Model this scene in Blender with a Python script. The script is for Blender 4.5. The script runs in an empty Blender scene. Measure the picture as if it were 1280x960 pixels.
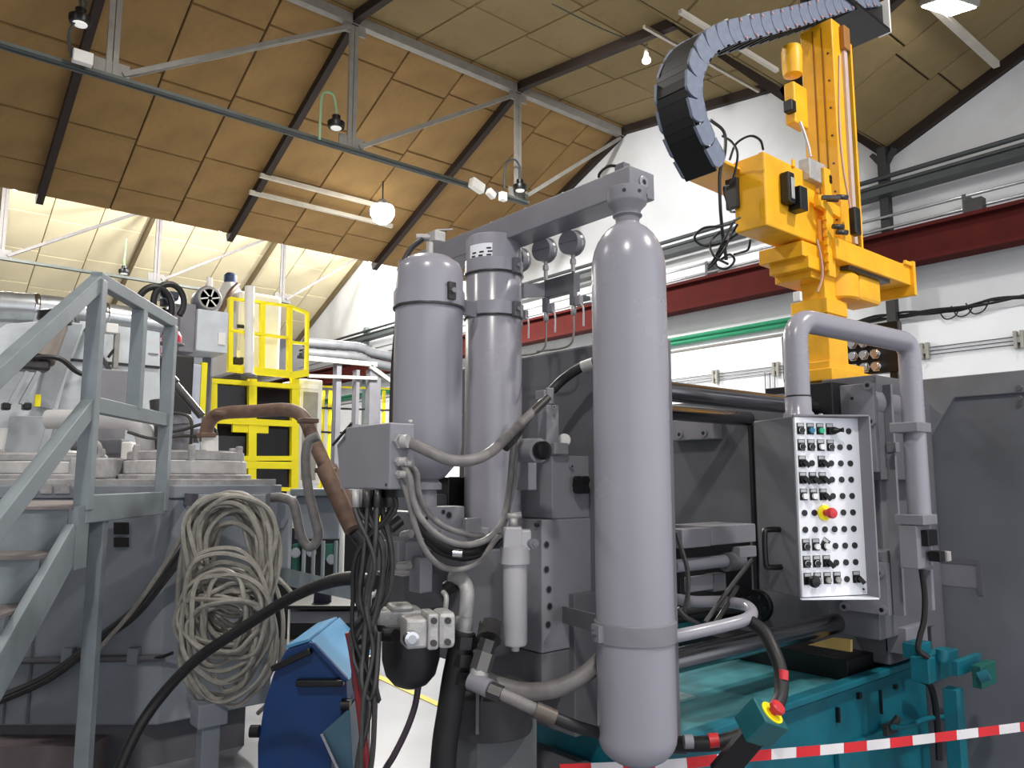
import bpy, bmesh, math, random
from mathutils import Vector, Matrix
random.seed(7)
SC = bpy.context.scene
COL = SC.collection
# ---------------------------------------------------------------- camera
F, PITCH, AZ, EYE = 965.0, math.radians(7.09), math.radians(50.2), 1.6
cam_d = bpy.data.cameras.new('camera'); cam = bpy.data.objects.new('camera', cam_d); COL.objects.link(cam)
cam.location = (0, 0, EYE); cam.rotation_euler = (math.pi/2 + PITCH, 0, AZ - math.pi/2)
cam_d.sensor_width = 36; cam_d.lens = 36*F/1280; cam_d.clip_start = .05; cam_d.clip_end = 200
SC.camera = cam
# ---------------------------------------------------------------- world and exposure
w = bpy.data.worlds.new('hall_daylight'); SC.world = w; w.use_nodes = True
bg = w.node_tree.nodes['Background']; bg.inputs[0].default_value = (.93, .955, 1.0, 1); bg.inputs[1].default_value = 1.5
SC.view_settings.view_transform = 'Standard'; SC.view_settings.look = 'None'
SC.view_settings.exposure = 0.0; SC.view_settings.gamma = 1.0; SC.view_settings.use_curve_mapping = False
# base wattage shared by the seen lamps and the added unseen ones
LAMP_W = 260.0

# ---------------------------------------------------------------- measuring helpers
FW = Vector((math.cos(AZ), math.sin(AZ), 0)); RT = Vector((math.sin(AZ), -math.cos(AZ), 0)); UP = Vector((0, 0, 1))
def ray(u, v):
    a = (u-640)/F; b = (480-v)/F
    return FW*(math.cos(PITCH)-b*math.sin(PITCH)) + RT*a + UP*(math.sin(PITCH)+b*math.cos(PITCH))
def H(u, v, X=None, Y=None, Z=None, D=None):
    r = ray(u, v)
    if X is not None: t = X/r.x
    elif Y is not None: t = Y/r.y
    elif Z is not None: t = (Z-EYE)/r.z
    else: t = D/r.dot(FW)
    return Vector((r.x*t, r.y*t, EYE+r.z*t))
def V(*a): return Vector(a)

# ---------------------------------------------------------------- mesh builder
def frame(o, ex, ez=UP):
    ex = Vector(ex).normalized(); ez = Vector(ez); ez = (ez-ex*ez.dot(ex)).normalized(); ey = ez.cross(ex)
    return Matrix(((ex.x, ey.x, ez.x, o[0]), (ex.y, ey.y, ez.y, o[1]), (ex.z, ey.z, ez.z, o[2]), (0, 0, 0, 1)))
def axes_for(d):
    d = d.normalized(); h = Vector((0, 0, 1)) if abs(d.z) < .9 else Vector((1, 0, 0))
    a = d.cross(h).normalized(); return a, d.cross(a).normalized()
def spline(pts, n=6, closed=False):
    P = [Vector(p) for p in pts]; out = []; m = len(P)
    if m < 3 and not closed: return P
    for i in range(m if closed else m-1):
        p0 = P[(i-1) % m] if closed or i > 0 else P[0]*2-P[1]
        p1, p2 = P[i], P[(i+1) % m]
        p3 = P[(i+2) % m] if closed or i+2 < m else P[-1]*2-P[-2]
        for k in range(n):
            t = k/n
            out.append(.5*((2*p1)+(p2-p0)*t+(2*p0-5*p1+4*p2-p3)*t*t+(3*p1-p0-3*p2+p3)*t**3))
    if not closed: out.append(P[-1])
    return out
class MB:
    def __init__(s, M=None): s.v = []; s.f = []; s.sm = []; s.M = M
    def add(s, vs, fs, smooth=False):
        b = len(s.v)
        for p in vs:
            p = Vector(p); s.v.append(s.M @ p if s.M else p)
        for f in fs: s.f.append([b+i for i in f]); s.sm.append(smooth)
        return s
    def box(s, x0, x1, y0, y1, z0, z1):
        return s.add([(x0,y0,z0),(x1,y0,z0),(x1,y1,z0),(x0,y1,z0),(x0,y0,z1),(x1,y0,z1),(x1,y1,z1),(x0,y1,z1)],
                     [(0,3,2,1),(4,5,6,7),(0,1,5,4),(1,2,6,5),(2,3,7,6),(3,0,4,7)])
    def bar(s, p0, p1, w, h, up=UP):
        p0 = Vector(p0); p1 = Vector(p1); d = (p1-p0).normalized(); up = Vector(up)
        if abs(d.dot(up)) > .98: up = Vector((1, 0, 0))
        a = d.cross(up).normalized()*w/2; b = a.cross(d).normalized()*h/2
        return s.add([p0-a-b,p0+a-b,p0+a+b,p0-a+b,p1-a-b,p1+a-b,p1+a+b,p1-a+b],
                     [(0,1,2,3),(4,7,6,5),(0,4,5,1),(1,5,6,2),(2,6,7,3),(3,7,4,0)])
    def cyl(s, p0, p1, r0, r1=None, n=16, smooth=True):
        r1 = r0 if r1 is None else r1; p0 = Vector(p0); p1 = Vector(p1); a, b = axes_for(p1-p0)
        c = [a*math.cos(2*math.pi*i/n)+b*math.sin(2*math.pi*i/n) for i in range(n)]
        s.add([p0+q*r0 for q in c]+[p1+q*r1 for q in c], [(i,(i+1)%n,n+(i+1)%n,n+i) for i in range(n)], smooth)
        s.add([p0+q*r0 for q in c], [list(range(n))[::-1]]); s.add([p1+q*r1 for q in c], [list(range(n))]); return s
    def tube(s, pts, r, n=8, closed=False, sub=6, smooth=True):
        P = spline(pts, sub, closed) if sub > 1 else [Vector(p) for p in pts]
        m = len(P); rings = []; a = None
        for i, p in enumerate(P):
            if closed: d = P[(i+1) % m]-P[i-1]
            else: d = P[min(i+1, m-1)]-P[max(i-1, 0)]
            if d.length < 1e-9: d = Vector((0, 0, 1))
            d.normalize()
            if a is None: a, _ = axes_for(d)
            a = (a-d*a.dot(d)); a = a.normalized() if a.length > 1e-6 else axes_for(d)[0]
            b = d.cross(a); rr = r(i/(m-1)) if callable(r) else r
            rings += [p+(a*math.cos(2*math.pi*k/n)+b*math.sin(2*math.pi*k/n))*rr for k in range(n)]
        fs = []
        for i in range(m if closed else m-1):
            j = (i+1) % m
            fs += [(i*n+k, i*n+(k+1) % n, j*n+(k+1) % n, j*n+k) for k in range(n)]
        s.add(rings, fs, smooth)
        if not closed: s.add(rings[:n], [list(range(n))[::-1]]); s.add(rings[-n:], [list(range(n))])
        return s
    def lathe(s, prof, base, axis=UP, n=32, smooth=True):
        base = Vector(base); ax = Vector(axis).normalized(); a, b = axes_for(ax); vs = []; fs = []; m = len(prof)
        for r, z in prof:
            for k in range(n):
                t = 2*math.pi*k/n; vs.append(base+ax*z+(a*math.cos(t)+b*math.sin(t))*r)
        for i in range(m-1): fs += [(i*n+k, i*n+(k+1) % n, (i+1)*n+(k+1) % n, (i+1)*n+k) for k in range(n)]
        s.add(vs, fs, smooth)
        s.add(vs[:n], [list(range(n))[::-1]]); s.add(vs[-n:], [list(range(n))]); return s
    def prism(s, pts, vec):
        n = len(pts); vec = Vector(vec); P = [Vector(p) for p in pts]
        return s.add(P+[p+vec for p in P], [list(range(n))[::-1], list(range(n, 2*n))]+[(i,(i+1)%n,n+(i+1)%n,n+i) for i in range(n)])
    def mesh(s, name, mat):
        me = bpy.data.meshes.new(name); me.from_pydata([tuple(p) for p in s.v], [], s.f)
        me.polygons.foreach_set('use_smooth', s.sm)
        bm = bmesh.new(); bm.from_mesh(me)
        bmesh.ops.remove_doubles(bm, verts=bm.verts, dist=1e-5) if any(s.sm) else None
        bmesh.ops.recalc_face_normals(bm, faces=bm.faces)
        for e in bm.edges:
            if len(e.link_faces) == 2 and e.calc_face_angle(0) > .7: e.smooth = False
        bm.to_mesh(me); bm.free(); me.materials.append(mat); me.update(); return me
    def build(s, name, mat, parent=None, bev=0, label=None):
        return place(s.mesh(name, mat), name, None, parent, bev, label)
def place(me, name, M=None, parent=None, bev=0, label=None):
    o = bpy.data.objects.new(name, me); COL.objects.link(o)
    if parent is not None:
        o.parent = parent
        if parent.type == 'EMPTY': o.matrix_parent_inverse = Matrix.Translation(-Vector(parent['_l']))
    if M is not None: o.matrix_basis = M
    if bev:
        m = o.modifiers.new('edge', 'BEVEL'); m.width = bev; m.segments = 2; m.limit_method = 'ANGLE'; m.angle_limit = .7
    if label: o['label'] = label
    return o
def tag(o, label=None, cat=None, group=None, kind=None):
    if label: o['label'] = label
    if cat: o['category'] = cat
    if group: o['group'] = group
    if kind: o['kind'] = kind
    return o
def thing(name, label, cat, loc, group=None):
    o = bpy.data.objects.new(name, None); COL.objects.link(o); o.empty_display_size = .1
    o.location = loc; o['_l'] = tuple(loc); return tag(o, label, cat, group)
def fin_things():
    for o in bpy.data.objects:
        if '_l' in o: del o['_l']
def cb(uc, vt, vb, uL, uR, D):
    """world box from its nearest upright edge: column uc at depth D, top and bottom rows, far ends of its two seen faces"""
    vm = (vt+vb)/2; c = H(uc, vm, D=D); zt = H(uc, vt, D=D).z; zb = H(uc, vb, D=D).z
    return (c.x, H(uR, vm, Y=c.y).x, c.y, H(uL, vm, X=c.x).y, zb, zt)
def yb(u0, u1, v0, v1, Y, dy):
    """world box whose face towards -Y lies in the plane Y"""
    um, vm = (u0+u1)/2, (v0+v1)/2
    return (H(u0, vm, Y=Y).x, H(u1, vm, Y=Y).x, Y, Y+dy, H(um, v1, Y=Y).z, H(um, v0, Y=Y).z)

# ---------------------------------------------------------------- materials
def lin(c): return tuple(((x/255)/12.92 if x <= 10 else (((x/255)+.055)/1.055)**2.4) for x in c)+(1,)
MATS = {}
def paint(name, col, rough=.5, metal=0, var=.10, scale=6.0, bump=.0, bscale=60.0, spec=.5, dirt=None, dirt_amt=.35):
    if name in MATS: return MATS[name]
    m = bpy.data.materials.new(name); m.use_nodes = True; nt = m.node_tree; N = nt.nodes; L = nt.links
    b = N['Principled BSDF']; b.inputs['Roughness'].default_value = rough; b.inputs['Metallic'].default_value = metal
    b.inputs['Specular IOR Level'].default_value = spec
    tc = N.new('ShaderNodeTexCoord'); no = N.new('ShaderNodeTexNoise'); no.inputs['Scale'].default_value = scale; no.inputs['Detail'].default_value = 5
    L.new(tc.outputs['Object'], no.inputs['Vector'])
    r = N.new('ShaderNodeValToRGB'); c = lin(col)
    r.color_ramp.elements[0].position = .3; r.color_ramp.elements[1].position = .7
    r.color_ramp.elements[0].color = tuple(max(0, x*(1-var)) for x in c[:3])+(1,)
    r.color_ramp.elements[1].color = tuple(min(1, x*(1+var)) for x in c[:3])+(1,)
    L.new(no.outputs['Fac'], r.inputs['Fac']); out = r.outputs['Color']
    if dirt:
        n2 = N.new('ShaderNodeTexNoise'); n2.inputs['Scale'].default_value = scale*.45; n2.inputs['Detail'].default_value = 8; n2.inputs['Roughness'].default_value = .7
        L.new(tc.outputs['Object'], n2.inputs['Vector'])
        r2 = N.new('ShaderNodeValToRGB'); r2.color_ramp.elements[0].position = .52; r2.color_ramp.elements[1].position = .72
        r2.color_ramp.elements[1].color = (dirt_amt,)*3+(1,)
        L.new(n2.outputs['Fac'], r2.inputs['Fac'])
        mx = N.new('ShaderNodeMix'); mx.data_type = 'RGBA'; L.new(r2.outputs['Color'], mx.inputs[0]); L.new(out, mx.inputs[6]); mx.inputs[7].default_value = lin(dirt)
        out = mx.outputs[2]
    L.new(out, b.inputs['Base Color'])
    mr = N.new('ShaderNodeMapRange'); mr.inputs[3].default_value = max(.02, rough-.08); mr.inputs[4].default_value = min(1, rough+.1)
    L.new(no.outputs['Fac'], mr.inputs[0]); L.new(mr.outputs[0], b.inputs['Roughness'])
    if bump:
        n3 = N.new('ShaderNodeTexNoise'); n3.inputs['Scale'].default_value = bscale; n3.inputs['Detail'].default_value = 4
        L.new(tc.outputs['Object'], n3.inputs['Vector'])
        bp = N.new('ShaderNodeBump'); bp.inputs['Strength'].default_value = bump; bp.inputs['Distance'].default_value = .02
        L.new(n3.outputs['Fac'], bp.inputs['Height']); L.new(bp.outputs['Normal'], b.inputs['Normal'])
    MATS[name] = m; return m
def glow(name, col, st):
    m = bpy.data.materials.new(name); m.use_nodes = True; b = m.node_tree.nodes['Principled BSDF']
    b.inputs['Base Color'].default_value = col+(1,); b.inputs['Emission Color'].default_value = col+(1,); b.inputs['Emission Strength'].default_value = st
    return m
def glass(name, col):
    m = bpy.data.materials.new(name); m.use_nodes = True; b = m.node_tree.nodes['Principled BSDF']
    b.inputs['Base Color'].default_value = lin(col); b.inputs['Roughness'].default_value = .08; b.inputs['Alpha'].default_value = .75
    return m
GREY = paint('machine_grey_paint', (129,128,135), .42, dirt=(96,94,94), dirt_amt=.30, scale=5)
GREYD = paint('dark_grey_paint', (98,98,104), .5, dirt=(60,58,58), scale=5)
BOTTLE = paint('bottle_grey_paint', (149,147,156), .24, var=.03, scale=4)
STAIR = paint('blue_grey_paint', (126,135,140), .5, dirt=(84,86,86), scale=7)
FURN = paint('furnace_grey_paint', (134,140,148), .5, dirt=(105,100,96), scale=3)
DUSTY = paint('dusty_cast_metal', (164,162,163), .75, var=.2, scale=14, bump=.25, bscale=40, dirt=(112,104,100), dirt_amt=.5)
STEEL = paint('polished_steel', (150,150,154), .2, 1, var=.03, scale=3)
CHROME = paint('bright_metal', (205,205,208), .2, 1, var=.06)
ALU = paint('cast_aluminium', (178,176,174), .5, .35, var=.16, scale=22, bump=.12, bscale=80)
OILY = paint('oily_steel', (70,68,68), .35, .5, var=.3, scale=20)
BLACK = paint('black_rubber', (21,20,22), .5, var=.25, scale=20)
BLACKP = paint('black_plastic', (15,15,17), .38, var=.2)
CABLE = paint('grey_cable_sheath', (150,146,138), .6, var=.18, scale=30)
CABLED = paint('dark_cable_sheath', (54,52,52), .5, var=.3, scale=30)
HOSE = paint('grey_hydraulic_hose', (118,114,113), .5, var=.2, scale=26)
YEL = paint('robot_yellow_paint', (242,178,26), .45, var=.08, scale=8, dirt=(150,92,24), dirt_amt=.28)
YELB = paint('guard_yellow_paint', (255,236,14), .5, var=.04)
TEAL = paint('teal_paint', (6,98,114), .45, var=.15, scale=7, dirt=(40,70,74), dirt_amt=.5)
BLUE = paint('blue_paint', (10,56,112), .48, var=.10, scale=6, dirt=(30,58,96), dirt_amt=.4)
RUST = paint('rusty_pipe', (108,84,70), .6, var=.25, scale=18, dirt=(70,48,38), dirt_amt=.6)
RED = paint('crane_beam_red', (72,24,22), .85, var=.14, scale=5, spec=.15)
REDP = paint('red_plastic', (205,52,58), .4, var=.08)
WHITE = paint('white_paint', (232,230,226), .5, var=.04)
PANELW = paint('panel_white', (238,240,246), .45, var=.03)
WALLM = paint('white_wall_plaster', (224,227,232), .85, var=.05, scale=1.2, bump=.05, dirt=(198,196,190), dirt_amt=.6)
FLOORM = paint('grey_floor_coating', (132,134,142), .4, var=.08, scale=2.5, dirt=(120,118,116), dirt_amt=.45)
LINEY = paint('yellow_floor_paint', (214,190,52), .6, var=.12)
TAN = paint('brown_ceiling_board', (146,116,72), .9, var=.24, scale=1.6, bump=.2, bscale=30, dirt=(104,82,50), dirt_amt=.6)
OLIVE = paint('olive_ceiling_board', (138,120,82), .9, var=.10, scale=1.6, bump=.2, bscale=30, dirt=(104,86,52), dirt_amt=.6)
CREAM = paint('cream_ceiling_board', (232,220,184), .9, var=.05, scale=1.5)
JOINT = paint('dark_ceiling_joint', (70,52,34), .9, var=.2)
RAFT = paint('dark_brown_steel', (40,27,20), .7, var=.2)
TRUSS = paint('truss_grey_paint', (150,148,142), .6, var=.12, scale=8)
DKPIPE = paint('dark_pipe_paint', (62,68,70), .5, var=.2)
GREENP = paint('green_pipe_paint', (46,150,108), .45, var=.1)
GALV = paint('galvanised_sheet', (190,194,198), .3, .8, var=.12, scale=10)
DKWIN = glass('tinted_guard_window', (14,9,9))
# ================================================================ the building
VAL = [-4.3, 3.85, 12.0, 20.15]; RID = [-.23, 7.92, 16.07, 24.2]; ZV, ZR = 5.45, 7.22
XW = 9.0
fl = MB().box(-7, XW+.2, -6, 26, -.1, 0).build('floor', FLOORM); tag(fl, 'smooth pale grey coated factory floor', None, None, 'structure')
def strip(p, q, wd):
    p = Vector(p); q = Vector(q); p.z = q.z = .003; return MB().bar(p, q, wd, .004)
for a, b, wd in ((H(470,845,Z=0), H(600,905,Z=0), .06), (H(330,800,Z=0), H(470,775,Z=0), .35)):
    strip(a, b, wd).build('floor_marking', LINEY, fl)
KN, ZK = 1.3, 6.86          # each tooth: steep foot, knee, shallow rise to the ridge, long slope down
prof = [(-6, 0), (26, 0), (26, 6.4), (RID[3], ZR), (VAL[3]+KN, ZK), (VAL[3], ZV), (RID[2], ZR), (VAL[2]+KN, ZK), (VAL[2], ZV), (RID[1], ZR), (VAL[1]+KN, ZK), (VAL[1], ZV), (RID[0], ZR), (VAL[0]+KN, ZK), (VAL[0], ZV), (-6, 6.2)]
wl = MB().prism([(XW, y, z+(.12 if z > 1 else 0)) for y, z in prof], (.25, 0, 0)).build('wall_right', WALLM); tag(wl, 'white plastered hall wall under the zigzag roof', None, None, 'structure')
MB().box(XW-.10, XW, -6, 26, 0, 3.35).build('wall_ledge', WALLM, wl)
wf = MB().box(-7, XW, 26, 26.2, 0, 7.5).build('wall_far', WALLM); tag(wf, 'white end wall far behind the machines', None, None, 'structure')
wv = MB().box(-7.2, -7, -6, 26, 0, 7.3).build('wall_left', WALLM); tag(wv, 'white side wall added on the far left out of the picture, dimming ambient light', None, None, 'structure')  # hall's other wall, added unseen to dim ambient light from this side
# ceiling: boards between the rafters on each roof slope
RX = [-3.66, -1.05, 1.55, 4.16, 6.77, XW+.12]
cl = MB()
slopes = []      # upper y, z, lower y, z, board, first bay, row joints
for n in range(4):
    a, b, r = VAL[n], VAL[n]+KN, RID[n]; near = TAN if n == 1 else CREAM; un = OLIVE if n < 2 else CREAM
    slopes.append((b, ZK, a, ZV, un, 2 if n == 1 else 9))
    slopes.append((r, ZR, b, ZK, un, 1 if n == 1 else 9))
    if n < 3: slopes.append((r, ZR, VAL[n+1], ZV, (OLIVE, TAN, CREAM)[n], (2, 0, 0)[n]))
for yr, zr, yv, zv, mt, i0 in slopes:
    cl.add([(-7, yr, zr+.05), (XW, yr, zr+.05), (XW, yv, zv+.05), (-7, yv, zv+.05), (-7, yr, zr+.09), (XW, yr, zr+.09), (XW, yv, zv+.09), (-7, yv, zv+.09)],
           [(0,1,2,3), (7,6,5,4), (0,4,5,1), (2,6,7,3), (0,3,7,4), (1,5,6,2)])
ceil = cl.build('ceiling', JOINT); tag(ceil, 'boarded sawtooth hall ceiling with dark joints', None, None, 'structure')
def unit_panel(mt, key):
    me = MB().add([(-.5,-.5,0),(.5,-.5,0),(.5,.5,0),(-.5,.5,0),(-.49,-.49,-.02),(.49,-.49,-.02),(.49,.49,-.02),(-.49,.49,-.02)],
                  [(3,2,1,0),(4,5,6,7),(0,1,5,4),(1,2,6,5),(2,3,7,6),(3,0,4,7)]).mesh('ceiling_panel_'+key, mt)
    return me
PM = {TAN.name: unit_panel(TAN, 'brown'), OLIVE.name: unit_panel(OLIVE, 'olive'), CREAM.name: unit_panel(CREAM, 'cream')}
def slope_z(y, yr, zr, yv, zv): return zr+(zv-zr)*abs(y-yr)/abs(yv-yr)
OLST = paint('olive_steel', (112,98,70), .7)
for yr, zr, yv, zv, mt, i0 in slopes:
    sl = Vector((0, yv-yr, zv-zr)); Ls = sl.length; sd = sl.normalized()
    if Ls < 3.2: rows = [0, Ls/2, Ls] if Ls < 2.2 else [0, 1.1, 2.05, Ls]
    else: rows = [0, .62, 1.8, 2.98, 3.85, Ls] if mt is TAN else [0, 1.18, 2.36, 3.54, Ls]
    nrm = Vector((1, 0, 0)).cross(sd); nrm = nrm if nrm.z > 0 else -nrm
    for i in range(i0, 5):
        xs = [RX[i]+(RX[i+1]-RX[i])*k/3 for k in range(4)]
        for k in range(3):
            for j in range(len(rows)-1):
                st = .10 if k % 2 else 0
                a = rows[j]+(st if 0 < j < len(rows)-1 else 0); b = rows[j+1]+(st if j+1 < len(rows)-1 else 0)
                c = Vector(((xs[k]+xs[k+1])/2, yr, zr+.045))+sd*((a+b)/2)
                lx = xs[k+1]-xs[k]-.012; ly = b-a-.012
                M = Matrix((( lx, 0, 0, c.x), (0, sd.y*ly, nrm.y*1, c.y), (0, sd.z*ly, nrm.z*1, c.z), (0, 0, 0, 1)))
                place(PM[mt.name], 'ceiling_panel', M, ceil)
    for x in RX[max(0, i0-1):] if i0 < 9 else []:
        x = min(x, XW-.04)
        p = Vector((x, yr, zr-.03)); q = p+sd*(Ls+.02)
        MB().bar(p, q, .07 if mt is CREAM else .09, .13, nrm).build('rafter', RAFT if mt is not CREAM else OLST, ceil)
# roof trusses standing under the ridges
CHORD = paint('dark_chord_paint', (96,102,98), .6, var=.15)
def truss(y, zb, lab, mat, x_end, lo):
    t = thing('roof_truss', lab, 'truss', (lo, y, zb), None)
    zt = ZR-.06
    MB().bar((lo, y, zt), (XW, y, zt), .10, .12).build('top_chord', mat, t)
    for dy in (-.03, .03): MB().bar((lo, y+dy, zb), (x_end, y+dy, zb), .028, .05).build('bottom_chord', CHORD, t)
    xs = [x for x in RX if lo-.1 < x < XW-.3]
    for x in xs:
        for dx in (-.03, .03): MB().bar((x+dx, y, zb), (x+dx, y, zt), .04, .05).build('upright', mat, t)
        MB().box(x-.16, x+.16, y-.012, y+.012, zb-.02, zb+.17).build('gusset_plate', mat, t)
        MB().box(x-.15, x+.15, y-.012, y+.012, zt-.17, zt+.02).build('gusset_plate', mat, t)
    nx = xs[1:]+[XW-.02]
    for x, x2 in zip(xs, nx):
        for dy in (-.025, .025):
            MB().bar((x+.1, y+dy, zb+.06), (x2-.06, y+dy, zt-.1), .03, .05).build('diagonal_brace', mat, t)
    if lo > -3.5: MB().bar((xs[0]-.1, y, zb+.06), (xs[0]-2.5, y, zt-.1), .06, .06).build('diagonal_brace', mat, t)
    return t
TR1 = truss(8.0, 5.51, 'grey steel roof truss under the brown ceiling boards, nearest ridge', TRUSS, 6.95, -1.05)
TR2 = truss(16.07, 5.51, 'pale steel roof truss under the cream ceiling boards, farther ridge', paint('truss_dull_grey', (122,120,120), .7), 6.95, -1.05)
# dark cable run laid along the near truss
def pipe(name, pts, r, mat, label, cat, group=None, n=8, sub=1):
    o = MB().tube(pts, r, n, sub=sub).build(name, mat); return tag(o, label, cat, group)
pipe('cable_run', [(-1, 7.93, 5.47), (6.9, 7.93, 5.47)], .018, DKPIPE, 'dark cable strung along the bottom chord of the near roof truss', 'cable')
# wall columns
def wcol(y, zt, lab, mat):
    t = thing('wall_column', lab, 'column', (XW-.08, y, 0))
    MB().box(XW-.2, XW-.1, y-.05, y+.05, 0, zt-.02).build('column_shaft', mat, t)
    for s in (-1, 1): MB().bar((XW-.14, y, zt-.26), (XW-.14, y+s*.13, zt-.06), .05, .06, (1,0,0)).build('haunch', mat, t)
wcol(VAL[1], ZV+.02, 'dark steel wall column under the roof valley right of the yellow mast', paint('dark_steel_grey', (44,45,47), .6))
wcol(16.0, 5.2, 'greenish steel wall column left of the two grey pressure cylinders', paint('green_grey_steel', (104,118,116), .6))
# red crane rail beam
t = thing('crane_rail_beam', 'dark red steel crane rail beam running along the white wall', 'beam', (XW-.3, 0, 3.95))
MB().box(XW-.34, XW-.31, -5, 25, 3.98, 4.33).build('web', RED, t)
MB().box(XW-.42, XW-.2, -5, 25, 4.32, 4.36).build('top_flange', RED, t)
MB().box(XW-.44, XW-.2, -5, 25, 3.95, 3.99).build('bottom_flange', RED, t)
for y in range(-4, 25, 4): MB().box(XW-.31, XW, y-.05, y+.05, 4.0, 4.3).build('bracket', RED, t)
GP = 'pipes and rails on the white wall'
xx = XW-.22
for z, r, mt, nm, lb in ((5.07, .03, DKPIPE, 'wall_pipe', 'topmost dark pipe on the white wall above the red beam'),
                     (4.98, .028, DKPIPE, 'wall_pipe', 'second dark pipe from the top on the white wall'),
                     (4.60, .018, GALV, 'conductor_rail', 'upper thin metal rail on the wall above the red beam'),
                     (4.46, .018, GALV, 'conductor_rail', 'lower thin metal rail just above the red beam')):
    pipe(nm, [(xx, -5, z), (xx, 19.5, z)], r, mt, lb, 'pipe' if 'pipe' in nm else 'rail', GP)
tr = thing('cable_tray', 'dark cable tray below the two wall pipes', 'cable tray', (xx, 0, 4.85))
MB().box(xx-.06, xx+.12, -5, 19.5, 4.85, 4.865).build('tray_floor', DKPIPE, tr)
MB().box(xx-.07, xx-.06, -5, 19.5, 4.85, 4.93).build('tray_side', DKPIPE, tr)
for k in range(3): MB().tube([(xx-.03+.05*k, -5, 4.885), (xx-.03+.05*k, 19.5, 4.885)], .02, 6, sub=1).build('tray_cable', BLACK, tr)
for y, wh in ((3.0, 'rightmost'), (4.4, 'beside the dark wall column'), (6.3, 'left of the yellow box'), (8.8, 'behind the tall bottle'), (11.3, 'behind the gauges'), (14, 'leftmost')):
    o = MB().box(xx-.02, XW, y-.02, y+.02, 4.40, 4.62).build('rail_bracket', DKPIPE, None); tag(o, 'small dark bracket carrying the thin metal wall rails, '+wh, 'bracket', 'rail brackets on the wall')
o = MB().box(XW-.40, XW-.28, 2.78, 2.95, 4.36, 4.5).build('rail_stop', BLACKP); tag(o, 'small black block on top of the red crane beam at right', 'end stop')
for z, lb in ((3.64, 'upper green pipe on the wall behind the yellow robot'), (3.575, 'lower green pipe on the wall behind the yellow robot')):
    pipe('green_pipe', [(XW-.06, 5.0, z), (XW-.06, 21, z)], .03, GREENP, lb, 'pipe', 'green wall pipes')
pipe('wall_conduit', [(XW-.14, 4.6, 3.44), (XW-.14, 20, 3.44)], .022, TRUSS, 'grey conduit on the wall ledge under the green pipes', 'pipe')
# thin wires with clamps on the lower wall
for k in range(3):
    pipe('thin_conduit', [(XW-.12, 1.5, 2.965+.04*k), (XW-.12, 12, 2.965+.04*k)], .006, DKPIPE, ('lowest', 'middle', 'topmost')[k]+' of three thin parallel conduits along the lower wall', 'pipe', 'thin conduits on the lower wall', 5)
for (u, v), wh in zip(((1275,430), (1157,443), (971,464), (895,473)), ('rightmost, at the picture edge', 'right of the pipe arm', 'left of the pipe arm', 'nearest the tall bottle')):
    p = H(u, v, X=XW-.12); o = MB().box(XW-.16, XW-.1, p.y-.045, p.y-.015, 2.92, 3.10).box(XW-.16, XW-.1, p.y+.015, p.y+.045, 2.92, 3.10).box(XW-.15, XW-.1, p.y-.02, p.y+.02, 2.98, 3.04).build('conduit_clamp', TRUSS); tag(o, 'small grey clamp on the thin wall conduits, '+wh, 'clamp', 'conduit clamps')
for k, u in enumerate((956, 962, 968)):
    a = H(u, 466, X=XW-.12); b = H(u, 492, X=XW-.12); pipe('conduit_drop', [a, (a.x, a.y, b.z-.4)], .006, DKPIPE, 'thin conduit dropping down the wall above the steel bars, '+('left', 'middle', 'right')[k]+' of three', 'pipe', 'conduit drops', 5)
# black cable bundle draped along the ledge on the right
pts = [H(u, v, X=XW-.13) for u, v in ((1060,405),(1095,398),(1130,393),(1165,388),(1200,384),(1240,376),(1290,370))]
tc = thing('cable_bundle', 'loose black cable bundle draped along the wall ledge at right', 'cable', pts[0])
for k in range(4):
    MB().tube([p+V(random.uniform(-.03,.03), 0, random.uniform(-.035,.035)) for p in pts], .014, 6, sub=5).build('cable_strand', BLACK, tc)
for u in (1200, 1217, 1236):
    p = H(u, 384-(u-1200)*.2, X=XW-.13); MB().tube([p, p+V(0,.06,-.09), p+V(0,.16,-.1), p+V(0,.22,.02)], .008, 5).build('loose_end', BLACK, tc)

# ---------------------------------------------------------------- lamps (each carries its own light)
LAMPGLOW = glow('lamp_glow', (1.0, .96, .88), 30.0)
def roof_hit(u, v, x_or=None, lo=0.05):
    r = ray(u, v); t = 2.0
    while t < 40:
        p = V(r.x*t, r.y*t, EYE+r.z*t)
        for yr, zr, yv, zv, mt, i0 in slopes:
            if min(yr, yv) <= p.y <= max(yr, yv) and p.z > slope_z(p.y, yr, zr, yv, zv)-lo: return p
        t += .02
    return p
def high_bay(p, lab, watts, kind='AREA', col=(1, .97, .92), r=.19):
    t = thing('high_bay_lamp', lab, 'lamp', p, 'round high bay lamps')
    p = Vector(p)
    MB().lathe([(r*.8, .10), (.09, .13), (.06, .2)], p).build('reflector', TRUSS, t)
    MB().lathe([(.001, -r*.95), (r*.4, -r*.87), (r*.72, -r*.62), (r*.93, -r*.22), (r*.98, .04), (r*.85, .10)], p).build('diffuser', LAMPGLOW, t)
    MB().cyl(p+V(0,0,.2), p+V(0,0,.5), .012, n=8).build('hanger', DKPIPE, t)
    ld = bpy.data.lights.new('lamp_light', kind); ld.energy = watts; ld.color = col
    if kind == 'AREA': ld.shape = 'DISK'; ld.size = .4
    else: ld.shadow_soft_size = .2
    lo = bpy.data.objects.new('lamp_light', ld); COL.objects.link(lo); lo.parent = t; lo.location = (0, 0, -.2 if kind == 'AREA' else -.3)
LP = H(478, 266, Y=10.0)
high_bay(LP, 'brightly lit round high bay lamp hanging under the brown ceiling', LAMP_W*3)
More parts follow.
